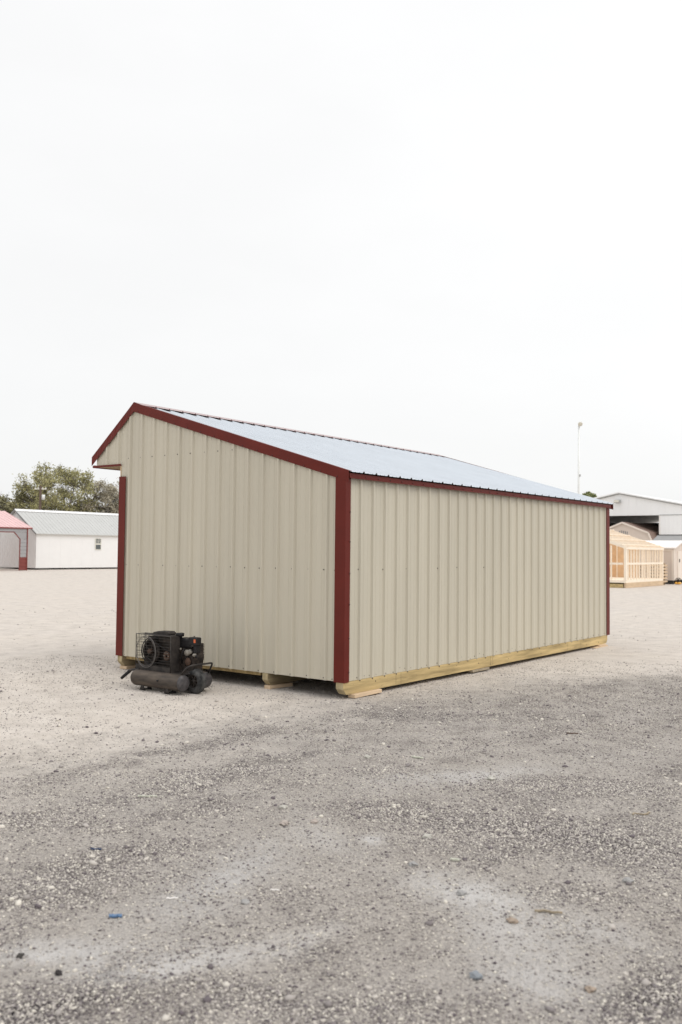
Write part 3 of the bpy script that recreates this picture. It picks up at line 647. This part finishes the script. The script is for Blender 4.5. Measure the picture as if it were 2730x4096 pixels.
MB().lathe(L(-.805, 1.50, .33), (-1, 0, 0), [(0, .04), (.01, .045), (.016, .03), (.018, 0)], 16).build('side_cover', M['rust'], engine)
# front wheel between the tanks
WX, WY, WZ = -.765, 1.425, .127
wh = MB().lathe(L(WX-.045, WY, WZ), (1, 0, 0), [(.004, .070), (0, .085), (.004, .108), (.018, .124), (.03, .1275), (.06, .1275), (.072, .124), (.086, .108), (.09, .085), (.086, .07)], 44, 0)
for i in range(40):
    a = 2*math.pi*i/40
    for dx in (-.022, 0, .022):
        c = Vector(L(WX+dx, WY+.128*math.cos(a+.05*(dx != 0)), WZ+.128*math.sin(a+.05*(dx != 0)))); t_ = Vector((0, -math.sin(a), math.cos(a)))
        wh.bar(c-t_*.0052, c+t_*.0052, .013, .006, 0, up=(0, math.cos(a), math.sin(a)))
tyre_p = bpy.data.objects.new('wheel', None); COL.objects.link(tyre_p); tyre_p.parent = comp
wh.build('tyre', M['rubber'], tyre_p)
mb = MB().lathe(L(WX-.03, WY, WZ), (1, 0, 0), [(-.006, .076), (-.004, .062), (.004, .058), (.05, .058), (.058, .076)], 36, 0)
mb.lathe(L(WX-.04, WY, WZ), (1, 0, 0), [(-.002, 0), (-.002, .014), (.004, .020), (.07, .020), (.07, 0)], 16, 0)
for i in range(7):
    a = 2*math.pi*i/7+.2; mb.bar(L(WX-.027, WY+.016*math.cos(a), WZ+.016*math.sin(a)), L(WX-.027, WY+.061*math.cos(a), WZ+.061*math.sin(a)), .014, .012, 0, up=(1, 0, 0))
mb.build('rim', M['dusty_black'], tyre_p)
# bent pipe nose guard and lift handles
def smooth(pts, n=5):
    P = [Vector(p) for p in pts]; out = [P[0]]
    for i in range(1, len(P)-1):
        a = P[i].lerp(P[i-1], min(.45, .035/(P[i]-P[i-1]).length)); c = P[i].lerp(P[i+1], min(.45, .035/(P[i]-P[i+1]).length))
        for k in range(n+1):
            u = k/n; out.append(a*(1-u)**2+P[i]*2*u*(1-u)+c*u*u)
    return out+[P[-1]]
MB().tube(smooth([L(-.945, 1.47, .19), L(-.935, 1.385, .285), L(-.90, 1.345, .31), L(-.615, 1.325, .315), L(-.60, 1.40, .20)]), .0105, 12).build('nose_bar', M['dusty_black'], comp)
for x in (-.945, -.615):
    o = MB().tube(smooth([L(x, 2.12, .205), L(x-.0, 2.24, .196), L(x-.01, 2.29, .165)]), .013, 12).build('lift_handle', M['dusty_black'], comp)
    MB().tube([L(x-.008, 2.27, .178), L(x-.03, 2.38, .092)], [.019, .017], 12).build('grip', M['black'], o)
# ------------------------------------------------------------ buildings and trees behind
def ribbed(mb, x0, x1, ax, plane, out, zb, zt, step, w_=.03, h=.02, mi=0):
    n = int((x1-x0)/step)
    for i in range(n+1):
        a = x0+i*step
        if ax == 'x': mb.box(a-w_/2, a+w_/2, *(sorted((plane-out*.002, plane+out*h))), zb(a), zt(a), mi)
        else: mb.box(*(sorted((plane-out*.002, plane+out*h))), a-w_/2, a+w_/2, zb(a), zt(a), mi)
def gable_roof(mb, L0, L1, hw, ez, rz, over, thick=.06, along='x', mi=0, rib=0, rmi=None):
    # ridge along x centred on y = hw ; slabs either side
    for s in (-1, 1):
        y0 = hw; y1 = hw+s*(hw+over); z1 = rz-(rz-ez)*(hw+over)/hw
        poly = [(y0, rz), (y1, z1), (y1, z1-thick), (y0, rz-thick)]
        mb.prism(poly, 0, L0, L1, mi)
        if rib:
            k = int((L1-L0)/rib)
            for i in range(k+1):
                x = L0+.02+i*(L1-L0-.04)/k; mb.bar((x, y0, rz+.002), (x, y1, z1+.002), .035, .03, mi if rmi is None else rmi)
# white barn with grey ribbed roof, left
barn = thing('white_barn', 'long white building with pale grey ribbed roof and one small window', 'barn', (29.0, 48.46, 0))
BL = 14
hw = 2.45; ez = 2.57; rz = 4.14
mb = MB().prism([(0, .11), (2*hw, .11), (2*hw, ez), (hw, rz-.07), (0, ez)], 0, 0, BL)
ribbed(mb, 0.15, BL, 'x', 0, -1, lambda a: .11, lambda a: ez-.12, .9, .012, .004)
for i in range(16):
    y = .3*i+.12
    if y < 2*hw: mb.box(-.012, 0, y, y+.02, .11, ez-.05+min(y, 2*hw-y)*.6)
mb.build('wall', M['white_metal'], barn)
mb = MB(); gable_roof(mb, -.12, BL+.1, hw, ez, rz, .16, .05, rib=.30); rf = mb.build('roof', M['white_roof'], barn)
MB().prism([(hw-.22, rz-.10), (hw, rz+.06), (hw+.22, rz-.10), (hw, rz+.03)], 0, -.14, BL).build('ridge_cap', M['white_metal'], rf)
mb = MB()
for s in (-1, 1): mb.bar((-.15, hw, rz-.03), (-.15, hw+s*(hw+.16), rz-.03-(rz-ez)*(hw+.16)/hw), .03, .10)
mb.build('rake_trim', M['greyroof'], barn)
MB().box(-.02, BL, -.14, -.015, ez-.17, ez-.085).build('eave_trim', M['frame'], barn)
mb = MB()
for i in range(7): mb.box(.2+i*2.2, 1.1+i*2.2, .05, .3, 0, .105)
mb.box(.02, BL-.1, .12, 2*hw-.1, .06, .108); mb.build('skid', M['dark'], barn)
wn = MB().box(4.86, 5.40, -.04, -.014, 1.38, 2.22).build('window', M['frame'], barn)
mb = MB()
for i in range(4):
    for j in range(2):
        mb.box(4.91+j*.235, 5.115+j*.235, -.046, -.041, 1.86+.085*i, 1.92+.085*i)
mb.build('pane', M['glass'], wn)
MB().box(4.91, 5.35, -.046, -.041, 1.43, 1.76).build('pane', M['glass'], wn)
# carport-like red roofed building, far left
red = thing('red_roofed_carport', 'grey metal carport with red roof coloured pale for glare and red trimmed open bay', 'carport', (27.32, 46.98, 0))
RL = 7.0; hw = 3.2; ez = 2.80; rz = 3.98
def lap(mb, x0, x1, z0, z1, mi, y=0):
    z = z0
    while z < z1-.01:
        zz = min(z+.235, z1); mb.prism([(y, z), (y-.020, z+.02), (y-.004, zz), (y+.03, zz), (y+.03, z)], 0, x0, x1, mi); z = zz
mb = MB(); lap(mb, -.52, -.03, .87, 2.05, 0); lap(mb, -RL, -.03, 2.51, ez-.06, 0)
mb.prism([(-.52, 2.06), (-.03, 2.06), (-.03, 2.505), (-1.0, 2.505)], 1, 0, .03)
mb.box(-.03, -.0, .03, .5, .1, ez)
mb.prism([(.0, ez), (2*hw, ez), (hw, rz-.08)], 0, -.03, 0)
mb.build('wall', M['grey_lap'], red)
mb = MB(); lap(mb, -.52, -.03, .02, .865, 0); mb.build('wainscot', M['brickred'], red)
mb = MB().bar((-.56, -.03, .0), (-.56, -.03, 2.06), .05, .05); mb.bar((-.55, -.03, 2.03), (-1.0, -.03, 2.50), .05, .05); mb.bar((-.98, -.03, 2.495), (-RL, -.03, 2.495), .05, .05)
mb.bar((-.01, -.03, .0), (-.01, -.03, ez-.04), .045, .06); mb.build('opening_trim', M['brickred'], red)
mb = MB(); gable_roof(mb, -RL-.2, .32, hw, ez+.03, rz, .05, .05, rib=.3); mb.build('roof', M['pinkroof'], red)
MB().box(-RL-.2, .34, -.085, -.055, ez-.075, ez+.005).build('eave_trim', M['brickred'], red)
MB().bar((-1.93, .9, .05), (-1.93, .9, .95), .05, .3).build('gate_panel', M['brickred'], red)
ws = thing('white_storage_shed', 'plain white metal shed seen through the open bay of the red roofed carport', 'shed', (19.0, 56.5, 0))
mb = MB().prism([(0, .2), (0, 2.5), (1.6, 3.0), (3.2, 2.5), (3.2, .2)], 0, 0, 9.5); mb.build('wall', M['white_metal'], ws)
mb = MB().prism([(-.1, 2.52), (1.6, 3.05), (3.3, 2.52), (1.6, 3.10)], 0, -.1, 9.6); mb.build('roof', M['white_roof'], ws)
mb = MB()
for i in range(4): mb.box(.3+2.4*i, 2.3+2.4*i, .05, .3, 0, .195)
mb.build('skid', M['dark'], ws)  # dark blocks painted in for the shaded gap below the wall
# warehouse
X0 = 65.85
wa = thing('warehouse', 'large white metal warehouse with a dark open doorway', 'warehouse', (X0, 21.6, 0))
hwid = 10.0; pz = 6.42; slope = .205; dl, dr, dz = 4.6, -3.23, 4.61
mb = MB(); zt = lambda y: pz-abs(y)*slope
mb.prism([(dr, 0), (dr, dz+.0), (dr, zt(dr)), (-hwid, zt(hwid)), (-hwid, 0)], 0, 0, .2)
mb.prism([(dl, 0), (dl, zt(dl)), (hwid, zt(hwid)), (hwid, 0)], 0, 0, .2)
mb.prism([(dr+.001, dz), (dr+.001, zt(dr)), (0, pz), (dl-.001, zt(dl)), (dl-.001, dz)], 0, 0, .2)
mb.box(.21, 30, -hwid, -hwid+.2, 0, zt(hwid)-.1); mb.box(.21, 30, hwid-.2, hwid, 0, zt(hwid)-.1); mb.box(30, 30.2, -hwid, hwid, 0, 4.3)
ribbed(mb, -hwid+.1, hwid-.1, 'y', 0, -1, lambda a: dz+.06 if True else 0, lambda a: zt(a)-.1, .61, .05, .03)
ribbed(mb, -hwid+.1, dr-.3, 'y', 0, -1, lambda a: 0, lambda a: dz-.05, .305, .04, .025)
mb.build('wall', M['ware'], wa)
mb = MB()
for s in (-1, 1): mb.prism([(0, pz+.16), (s*(hwid+.3), pz+.16-(hwid+.3)*slope), (s*(hwid+.3), pz+.05-(hwid+.3)*slope), (0, pz+.05)], 0, -.25, 30.3)
mb.build('roof', M['ware'], wa)
mb = MB()
for s in (-1, 1): mb.bar((-.06, 0, pz-.01), (-.06, s*hwid, pz-.01-hwid*slope), .10, .07)
mb.box(-.04, -.005, -hwid, dr-.05, dz-.02, dz+.04); mb.build('trim', M['wtrim'], wa)
MB().box(-.035, -.004, dr-.10, dr-.002, 0, dz-.03).build('door_frame', M['offwhite'], wa)
MB().box(6, 6.2, -hwid+.3, hwid-.3, 0.01, 4.2).build('dark_interior_sheet', M['dark'], wa)  # near-black sheet painting the unlit depth behind the doorway
lt = MB().prism([(5.93, 0), (5.70, -.0), (5.68, 0)], 1, 0, .01) if False else None
fl = thing('wall_floodlight', 'boxy grey floodlight mounted high on the white warehouse gable', 'floodlight', (X0-.05, 21.71, 5.80))
MB().prism([(-.36, -.10), (-.05, -.13), (0, -.04), (0, .12), (-.36, .11)], 1, -.25, .22).build('housing', M['wtrim'], fl)
MB().prism([(-.40, -.09), (-.375, -.10), (-.375, .10), (-.40, .09)], 1, -.20, .19).build('lens', M['frame'], fl)
# beige gambrel barn backed into the doorway
bb = thing('beige_gambrel_barn', 'beige gambrel barn with dark brown roof half inside the warehouse doorway', 'barn', (64.3, 20.78, 0))
prof_ = [(-2.45, 2.35), (-2.1, 3.17), (0, 4.0), (2.1, 3.17), (2.45, 2.35)]
mb = MB().prism([(-2.4, .1)]+[(a*.98, z-.03) for a, z in prof_]+[(2.4, .1)], 0, 0, 9); 
for i in range(23):
    y = -2.2+.2*i; mb.box(-.012, 0, y, y+.018, .1, 2.4+max(0, (2.4-abs(y))*.55))
mb.build('wall', M['beige'], bb)
mb = MB()
for (a, z), (c, d) in zip(prof_[:-1], prof_[1:]): mb.prism([(a, z), (c, d), (c, d+.05), (a, z+.05)], 0, -.1, 9.1)
mb.build('roof', M['brownroof'], bb)
mb = MB()
for (a, z), (c, d) in zip(prof_[:-1], prof_[1:]): mb.bar((-.13, a, z-.02), (-.13, c, d-.02), .04, .13, 0)
mb.build('rake_trim', M['beigetrim'], bb)
mb = MB()
for i in range(5): mb.box(-.03, -.013, -.42+i*.155, -.35+i*.155, 3.05, 3.36-.03*abs(i-3))
mb.build('vent', M['greyroof'], bb)
# low shed with charcoal roof
gs = thing('charcoal_roofed_shed', 'low shed with charcoal roof in front of the warehouse wall', 'shed', (48.6, 13.1, 0))
mb = MB().prism([(0, .1), (2.6, .1), (2.6, 2.2), (1.3, 2.62), (0, 2.2)], 1, -5.5, 0)
mb.build('wall', M['offwhite'], gs)
mb = MB()
for s in (-1, 1): mb.prism([(1.3, 2.70), (1.3+s*1.42, 2.24), (1.3+s*1.42, 2.18), (1.3, 2.64)], 1, -5.6, .1)
mb.build('roof', M['greyroof'], gs); MB().box(1.2, 1.4, -5.6, .1, 2.69, 2.72).build('ridge_cap', M['dark'], gs)
# beige shed with white roof, right edge
cs = thing('cream_utility_shed', 'cream utility shed with near-white roof beyond the timber frame', 'shed', (38.85, 8.79, 0))
mb = MB().prism([(0, .19), (2.5, .19), (2.5, 1.78), (1.25, 2.12), (0, 1.78)], 1, 0, 3.6)
mb.build('wall', M['beige'], cs)
mb = MB().box(-.03, -.002, -.02, .10, .19, 1.74); mb.box(-.02, .10, -.03, -.001, .19, 1.74); mb.box(-.03, -.001, .10, 3.6, 1.66, 1.76); mb.box(-.02, -.001, 1.0, 1.08, .19, 1.66)
mb.build('corner_board', M['beigetrim'], cs)
mb = MB()
for s in (-1, 1): mb.prism([(1.25, 2.21), (1.25+s*1.36, 1.84), (1.25+s*1.36, 1.78), (1.25, 2.15)], 1, -.12, 3.7)
mb.build('roof', M['offwhite'], cs)
MB().prism([(.6, .2), (2.3, .2), (2.3, 1.66), (.6, 1.66)], 1, -.025, -.002).build('door', M['beigetrim'], cs)
MB().box(.78, .82, -.06, -.03, 1.1, 1.26).build('door_handle', M['dark'], cs)
mb = MB().box(.06, .18, .05, 3.5, 0, .185); mb.box(1.2, 1.32, .05, 3.5, 0, .185); mb.box(2.3, 2.42, .05, 3.5, 0, .185); mb.build('skid', M['dark'], cs)
# open timber frame
tf = thing('timber_shed_frame', 'unfinished open stud frame of a small shed in new pale lumber', 'timber frame', (31.9, 8.72, 0))
S = M['stud']; FL, FD, EZ2 = 5.0, 3.0, 1.80; rv, rzz = 2.55, 2.66
MB().box(0, FL, -.04, .06, 0, .22).build('skid', M['pine'], tf); MB().box(0, FL, 1.45, 1.55, .02, .2).build('skid', M['lumber'], tf); MB().box(0, FL, 2.95, 3.05, .0, .2).build('skid', M['lumber'], tf)
MB().box(-.03, .02, .1, 1.0, .0, .17).build('block', M['lumber'], tf)
mb = MB().box(-.02, FL, -.03, FD, .222, .33); mb.build('floor', S, tf)
def zr(v): return EZ2+(rzz-EZ2)*v/rv if v <= rv else rzz-(v-rv)*.8
mb = MB(); mb.box(-.03, .12, -.045, .06, .335, EZ2-.1)
for i in range(1, 14): mb.box(i*FL/14-.019, i*FL/14+.019, -.03, .04, .335, EZ2-.12)
mb.box(FL-.1, FL, -.045, .06, .335, EZ2-.1); mb.box(.12, FL-.1, -.05, -.031, 1.02, 1.11); mb.box(-.05, FL+.05, -.06, .06, EZ2-.1, EZ2)
mb.build('long_wall_frame', S, tf)
mb = MB()
for v in (.62, 1.3, 2.0, 2.7): mb.box(-.02, .04, v, v+.05, .335, zr(v)-.14)
mb.box(-.04, -.021, .1, FD, 1.02, 1.11); mb.bar((0, -.05, EZ2-.02), (0, rv, rzz-.02), .05, .13); mb.bar((0, rv, rzz-.02), (0, FD+.3, zr(FD+.3)), .05, .13)
mb.build('gable_frame', S, tf)
mb = MB()
for i in range(1, 9):
    x = i*FL/8; mb.bar((x, -.05, EZ2-.02), (x, rv, rzz-.02), .045, .12)
for v in (.12, .85, 1.6, 2.4): mb.box(-.05, FL+.05, v, v+.11, zr(v)+.05, zr(v)+.09)
mb.build('rafters', S, tf)
mb = MB().box(FL-.035, FL-.0, 1.12, FD, .335, 2.1); mb.box(.1, FL, FD-.02, FD, .335, 2.2); mb.build('sheathing', M['osb'], tf)
mb = MB()
for v in (.3, .6, .9, 1.2, 1.7, 2.2): mb.box(FL-.10, FL-.04, v, v+.05, .335, zr(v)-.14)
mb.build('far_wall_frame', S, tf)
ls = thing('lumber_stack', 'stack of pale boards on bearers seen through the timber frame', 'lumber stack', (37.15, 8.85, 0))
mb = MB()
for k in range(6):
    z = .12+k*.155
    mb.box(0, .9, 0, 1.3, z, z+.085)
    for y in (.1, .6, 1.1): mb.box(0.05, .85, y, y+.06, z+.086, z+.154, 1)
mb.box(.05, .85, .1, .2, 0, .119, 1); mb.box(.05, .85, 1.0, 1.1, 0, .119, 1); mb.build('boards', [M['pine'], M['inside']], ls)
# small yellow-tank compressor
yc = thing('portable_compressor', 'small compressor with two yellow tanks and a black roll cage beside the cream shed', 'air compressor', (38.35, 8.42, 0))
for y in (-.055, .075):
    MB().lathe((-.12, y, .075), (1, 0, 0), [(-.02, 0), (-.015, .04), (0, .06), (.28, .06), (.295, .04), (.3, 0)], 16).build('tank', M['yellow'], yc)
mb = MB()
for x in (-.05, .12): mb.tube([(x, .01+.155*math.cos(a), .13+.20*math.sin(a)) for a in [math.pi*i/10 for i in range(11)]], .012, 6)
mb.box(-.08, .12, -.08, .10, .137, .15); mb.build('roll_cage', M['black'], yc)
mb = MB().blob((.03, .01, .215), .07, 3, .15, 2); mb.build('motor', M['dusty_black'], yc)
# light pole
lp = thing('light_pole', 'tall thin white light pole with one lamp rising behind the shed', 'light pole', (49.45, 18.25, 0))
MB().tube([(0, 0, 0), (0, 0, 5), (.0, -.02, 9.95)], [.085, .07, .055], 12).build('pole', M['polewhite'], lp)
mb = MB().tube([(0, -.02, 9.9), (.02, -.14, 10.02)], .03, 8); mb.build('bracket', M['polewhite'], lp)
MB().lathe((0, -.10, 10.05), (-.75, -.55, -.35), [(-.15, 0), (-.13, .07), (-.04, .12), (.08, .15), (.12, .145), (.13, .10), (.14, 0)], 16).build('lamp_head', M['lampcream'], lp)
MB().box(-.05, .05, -.13, -.06, 6.55, 6.70).build('junction_box', M['wtrim'], lp)
# utility pole
up = thing('utility_pole', 'dark utility pole with pale transformer in front of the tall tree', 'utility pole', (36.77, 59.55, 0))
MB().tube([(0, 0, 0), (0, 0, 6.6)], [.13, .10], 10).build('pole', M['polewood'], up)
MB().bar((-.30, .40, 6.35), (.30, -.40, 6.35), .07, .09).build('crossarm', M['frame'], up)
mb = MB().lathe((.13, -.22, 5.45), (0, 0, 1), [(0, 0), (0, .13), (.38, .14), (.42, .10), (.42, 0)], 16); mb.build('transformer', M['polewhite'], up)
for s in (-.26, -.1, .1, .26): MB().lathe((s, -s*1.33, 6.39), (0, 0, 1), [(0, .02), (.05, .035), (.09, .03), (.1, 0)], 8).build('insulator', M['polewhite'], up)
# trees
def tree(label, x, y, h, rad, seed, leafm, nclump, leaf=.11, dens=70, crown0=.25, clump=.7, trunk_r=.22, flat=1.0, branches=True, group='trees behind the white barn', cs_=None):
    rnd = random.Random(seed); r = np.random.default_rng(seed)
    t_ = thing('broadleaf_tree', label, 'tree', (x, y, 0), 0, group)
    tips = []
    for i in range(nclump):
        while True:
            p = Vector((rnd.uniform(-1, 1), rnd.uniform(-1, 1), rnd.uniform(-1, 1)))
            if .45 < p.length < 1: break
        zc = h*(crown0+(1-crown0)/2); hz = h*(1-crown0)/2
        q = Vector((p.x*rad, p.y*rad, zc+p.z*hz*.93)); k = rnd.uniform(.75, 1.1); q.x *= k; q.y *= k
        tips.append(q)
    mb = MB(); n_main = 7
    mains = []
    mb.tube([(0, 0, 0), (.05*rad, 0, h*.15), (0, .04*rad, h*.28)], [trunk_r*1.3, trunk_r, trunk_r*.85], 9)
    for i in range(n_main):
        a = 2*math.pi*i/n_main+rnd.uniform(-.3, .3); e = Vector((math.cos(a)*rad*.55, math.sin(a)*rad*.55, h*rnd.uniform(.5, .75)))
        m1 = e*.5; m1.z = h*.4; mb.tube([(0, .04*rad, h*.26), m1, e], [trunk_r*.55, trunk_r*.36, trunk_r*.18], 6); mains += [m1, e]
    for q in tips:
        b_ = min(mains, key=lambda m_: (m_-q).length); mid = b_.lerp(q, .5)+Vector((rnd.uniform(-.2, .2), rnd.uniform(-.2, .2), .1*rad*.3))
        mb.tube([b_, mid, q], [.045, .03, .012], 5)
        if branches:
            for j in range(5):
                d = Vector((rnd.gauss(0, 1), rnd.gauss(0, 1), rnd.gauss(.3, 1))).normalized()*clump*rnd.uniform(.7, 1.3)
                mb.tube([mid.lerp(q, rnd.random()), q+d*.6, q+d], [.018, .012, .006], 4)
    mb.build('trunk', M['bark'], t_)
    V = []; 
    for q in tips:
        n = int(dens*rnd.uniform(.5, 1.4)); c = r.normal(0, .42, (n, 3))*clump*rnd.uniform(.7, 1.25)*np.array([1, 1, .75*flat])+np.array(q)
        V.append(c)
    C = np.concatenate(V); C = C[C[:, 2] > .2]; n = len(C)
    a = r.normal(0, 1, (n, 3)); a /= np.linalg.norm(a, axis=1, keepdims=True); bq = np.cross(a, r.normal(0, 1, (n, 3))); bq /= np.linalg.norm(bq, axis=1, keepdims=True)
    s_ = (leaf*(.6+.8*r.random(n)))[:, None]
    nn_ = np.cross(a, bq)*s_*.25
    vs = np.stack([C-a*s_, C-bq*s_*.5+nn_, C+a*s_, C+bq*s_*.5+nn_], 1).reshape(-1, 3)
    me = bpy.data.meshes.new('crown'); f = (np.arange(n)[:, None]*4+np.arange(4)[None]).tolist()
    me.from_pydata(vs.tolist(), [], f); me.materials.append(M[leafm]); me.update()
    o = bpy.data.objects.new('crown', me); COL.objects.link(o); o.parent = t_
    return t_
tree('tallest tree, sparse olive crown above the white barn roof', 43.6, 66.8, 9.7, 4.1, 3, 'leaf', 135, .10, 100, .28, .75, .26)
tree('broad grey-green tree right of the tallest one, thinner twiggy crown', 47.6, 63.5, 8.3, 3.6, 5, 'leafgrey', 120, .09, 120, .15, .7, .2)
tree('low bushy olive tree at the left edge above the red roof', 39.6, 71.8, 6.5, 3.4, 8, 'leafdark', 170, .11, 150, .05, .7, .18)
tree('small olive tree between the left bushy tree and the tall one', 42.3, 70.5, 6.9, 3.0, 12, 'leafdark', 110, .13, 110, .05, .7, .18)
tree('low dull tree directly behind the barn ridge', 46.0, 67.5, 5.6, 3.0, 15, 'leafdark', 95, .13, 110, .05, .7, .18)
tree('rightmost green tree against the shed overhang', 51.0, 61.5, 7.2, 2.8, 21, 'leafgreen', 60, .13, 90, .1, .7, .18)
tree('olive tree behind the right end of the barn ridge', 50.5, 66.0, 6.6, 3.2, 23, 'leafdark', 80, .13, 100, .05, .7, .18)
tree('green tree top just showing over the far roof edge near the warehouse', 78.7, 29.5, 7.6, .8, 31, 'leafgreen', 18, .15, 60, .7, .32, .15, group='')
# ------------------------------------------------------------ things lying in the yard
def gz(x, y): return float(height(np.array([float(x)]), np.array([float(y)]))[0])
def stone(label, x, y, r, seed, col):
    m_ = M.setdefault('st%s' % (col,), mat('yard_stone', col, .9, 0, .25, 30, .4, 80, .2))
    o = MB().blob((0, 0, 0), r, seed, .33, 3, 0, (1.15, .95, .62)).build('stone', m_); o.location = (x, y, gz(x, y)+r*.30); o.rotation_euler = (0, 0, seed)
    for p_ in o.data.polygons: p_.use_smooth = True
    return tag(o, label, 'stone', 'larger stones lying in the yard')
def stick(name, label, cat, x, y, l, w_, h, rz, mm, bend=.1):
    pts = [Vector(((i/6-.5)*l, bend*l*.3*math.sin(i*1.3), .002*math.sin(i*2.)+h*.5)) for i in range(7)]
    mb = MB()
    for a, b_ in zip(pts[:-1], pts[1:]): mb.bar(a, a.lerp(b_, 1.02), w_, h)
    o = mb.build(name, M[mm]); o.location = (x, y, gz(x, y)+.004); o.rotation_euler = (0, 0, rz); return tag(o, label, cat)
g_ = (.36, .35, .34); w2 = (.50, .48, .43); t3 = (.36, .29, .23); bl = (.27, .29, .31)
for a in (('round blue-grey stone near the bottom right of centre', -4.582, -4.057, .021, 1, bl),
          ('brown stone on the dusty patch left of the long twig', -4.055, -3.935, .018, 2, t3),
          ('pale rounded stone on dark gravel right of centre', -3.344, -3.077, .022, 3, w2),
          ('larger of two pinkish stones in the middle of the yard', -3.648, -2.329, .024, 4, (.45, .39, .35)),
          ('smaller of two pinkish stones in the middle of the yard', -3.52, -2.44, .020, 5, (.45, .39, .35)),
          ('pale stone in the dark streak left of the pale rounded one', -3.42, -2.12, .021, 6, w2),
          ('dark stone on the whitish patch at the left edge', -5.518, -2.65, .014, 7, (.07, .065, .06)),
          ('black lump at lower left below the whitish patch', -5.509, -2.876, .013, 8, (.045, .04, .04)),
          ('grey stone beside the broken shell-like chip', -3.75, -3.25, .018, 9, g_),
          ('dusty grey stone on the bright patch right of centre', -3.93, -3.62, .020, 10, g_),
          ('flat whitish stone near the right side of the pale streak', -2.02, -2.75, .024, 11, w2),
          ('grey stone at centre left of the blue plastic bit', -4.62, -2.95, .016, 12, g_),
          ('tan stone at the bottom right', -4.42, -4.42, .016, 13, t3),
          ('cream stone in front of the compressor feet', -1.28, 1.38, .020, 14, (.62, .58, .52)),
          ('grey stone near the right edge of the yard', -3.30, -4.15, .02, 15, g_),
          ('pale stone near the shed corner gravel', -2.026, -1.731, .020, 16, w2)): stone(*a)
stick('blue_plastic_piece', 'flat bright blue plastic piece on the gravel at lower left', 'plastic scrap', -5.065, -2.638, .052, .022, .006, -.8, 'blueplastic')
stick('navy_plastic_piece', 'thin dark navy plastic scrap above the blue piece', 'plastic scrap', -4.582, -1.88, .055, .012, .005, -.9, 'navy')
stick('pale_stick', 'long pale stick lying on the gravel left of centre', 'stick', -3.773, -1.325, .115, .012, .007, -.82, 'palestick')
stick('twig', 'straight brown twig on the dusty patch at lower right', 'twig', -3.879, -4.016, .115, .010, .007, 2.0, 'stick')
stick('bent_twig', 'bent thin twig at the right edge on dark gravel', 'twig', -2.163, -3.822, .13, .010, .006, -.6, 'stick', .5)
stick('wood_sliver', 'short pale wood sliver in the pale streak in front of the shed', 'wood scrap', -1.773, -2.007, .09, .02, .008, -1.3, 'palestick')
stick('reddish_sliver', 'thin reddish wood sliver far right on the pale ground', 'wood scrap', -.193, -2.546, .10, .014, .007, -.9, 'rust')
stick('white_straw', 'small white plastic straw bit at centre', 'plastic scrap', -4.423, -2.947, .040, .006, .005, -.95, 'offwhite', 0)
stick('white_strip', 'thin whitish strip on the dusty patch left of the white straw', 'plastic scrap', -4.783, -2.67, .05, .008, .004, -.7, 'offwhite', 0)
stick('pale_chip', 'pale wood chip beside the dug-up patch right of centre', 'wood scrap', -3.559, -3.372, .045, .016, .008, -1.1, 'palestick')
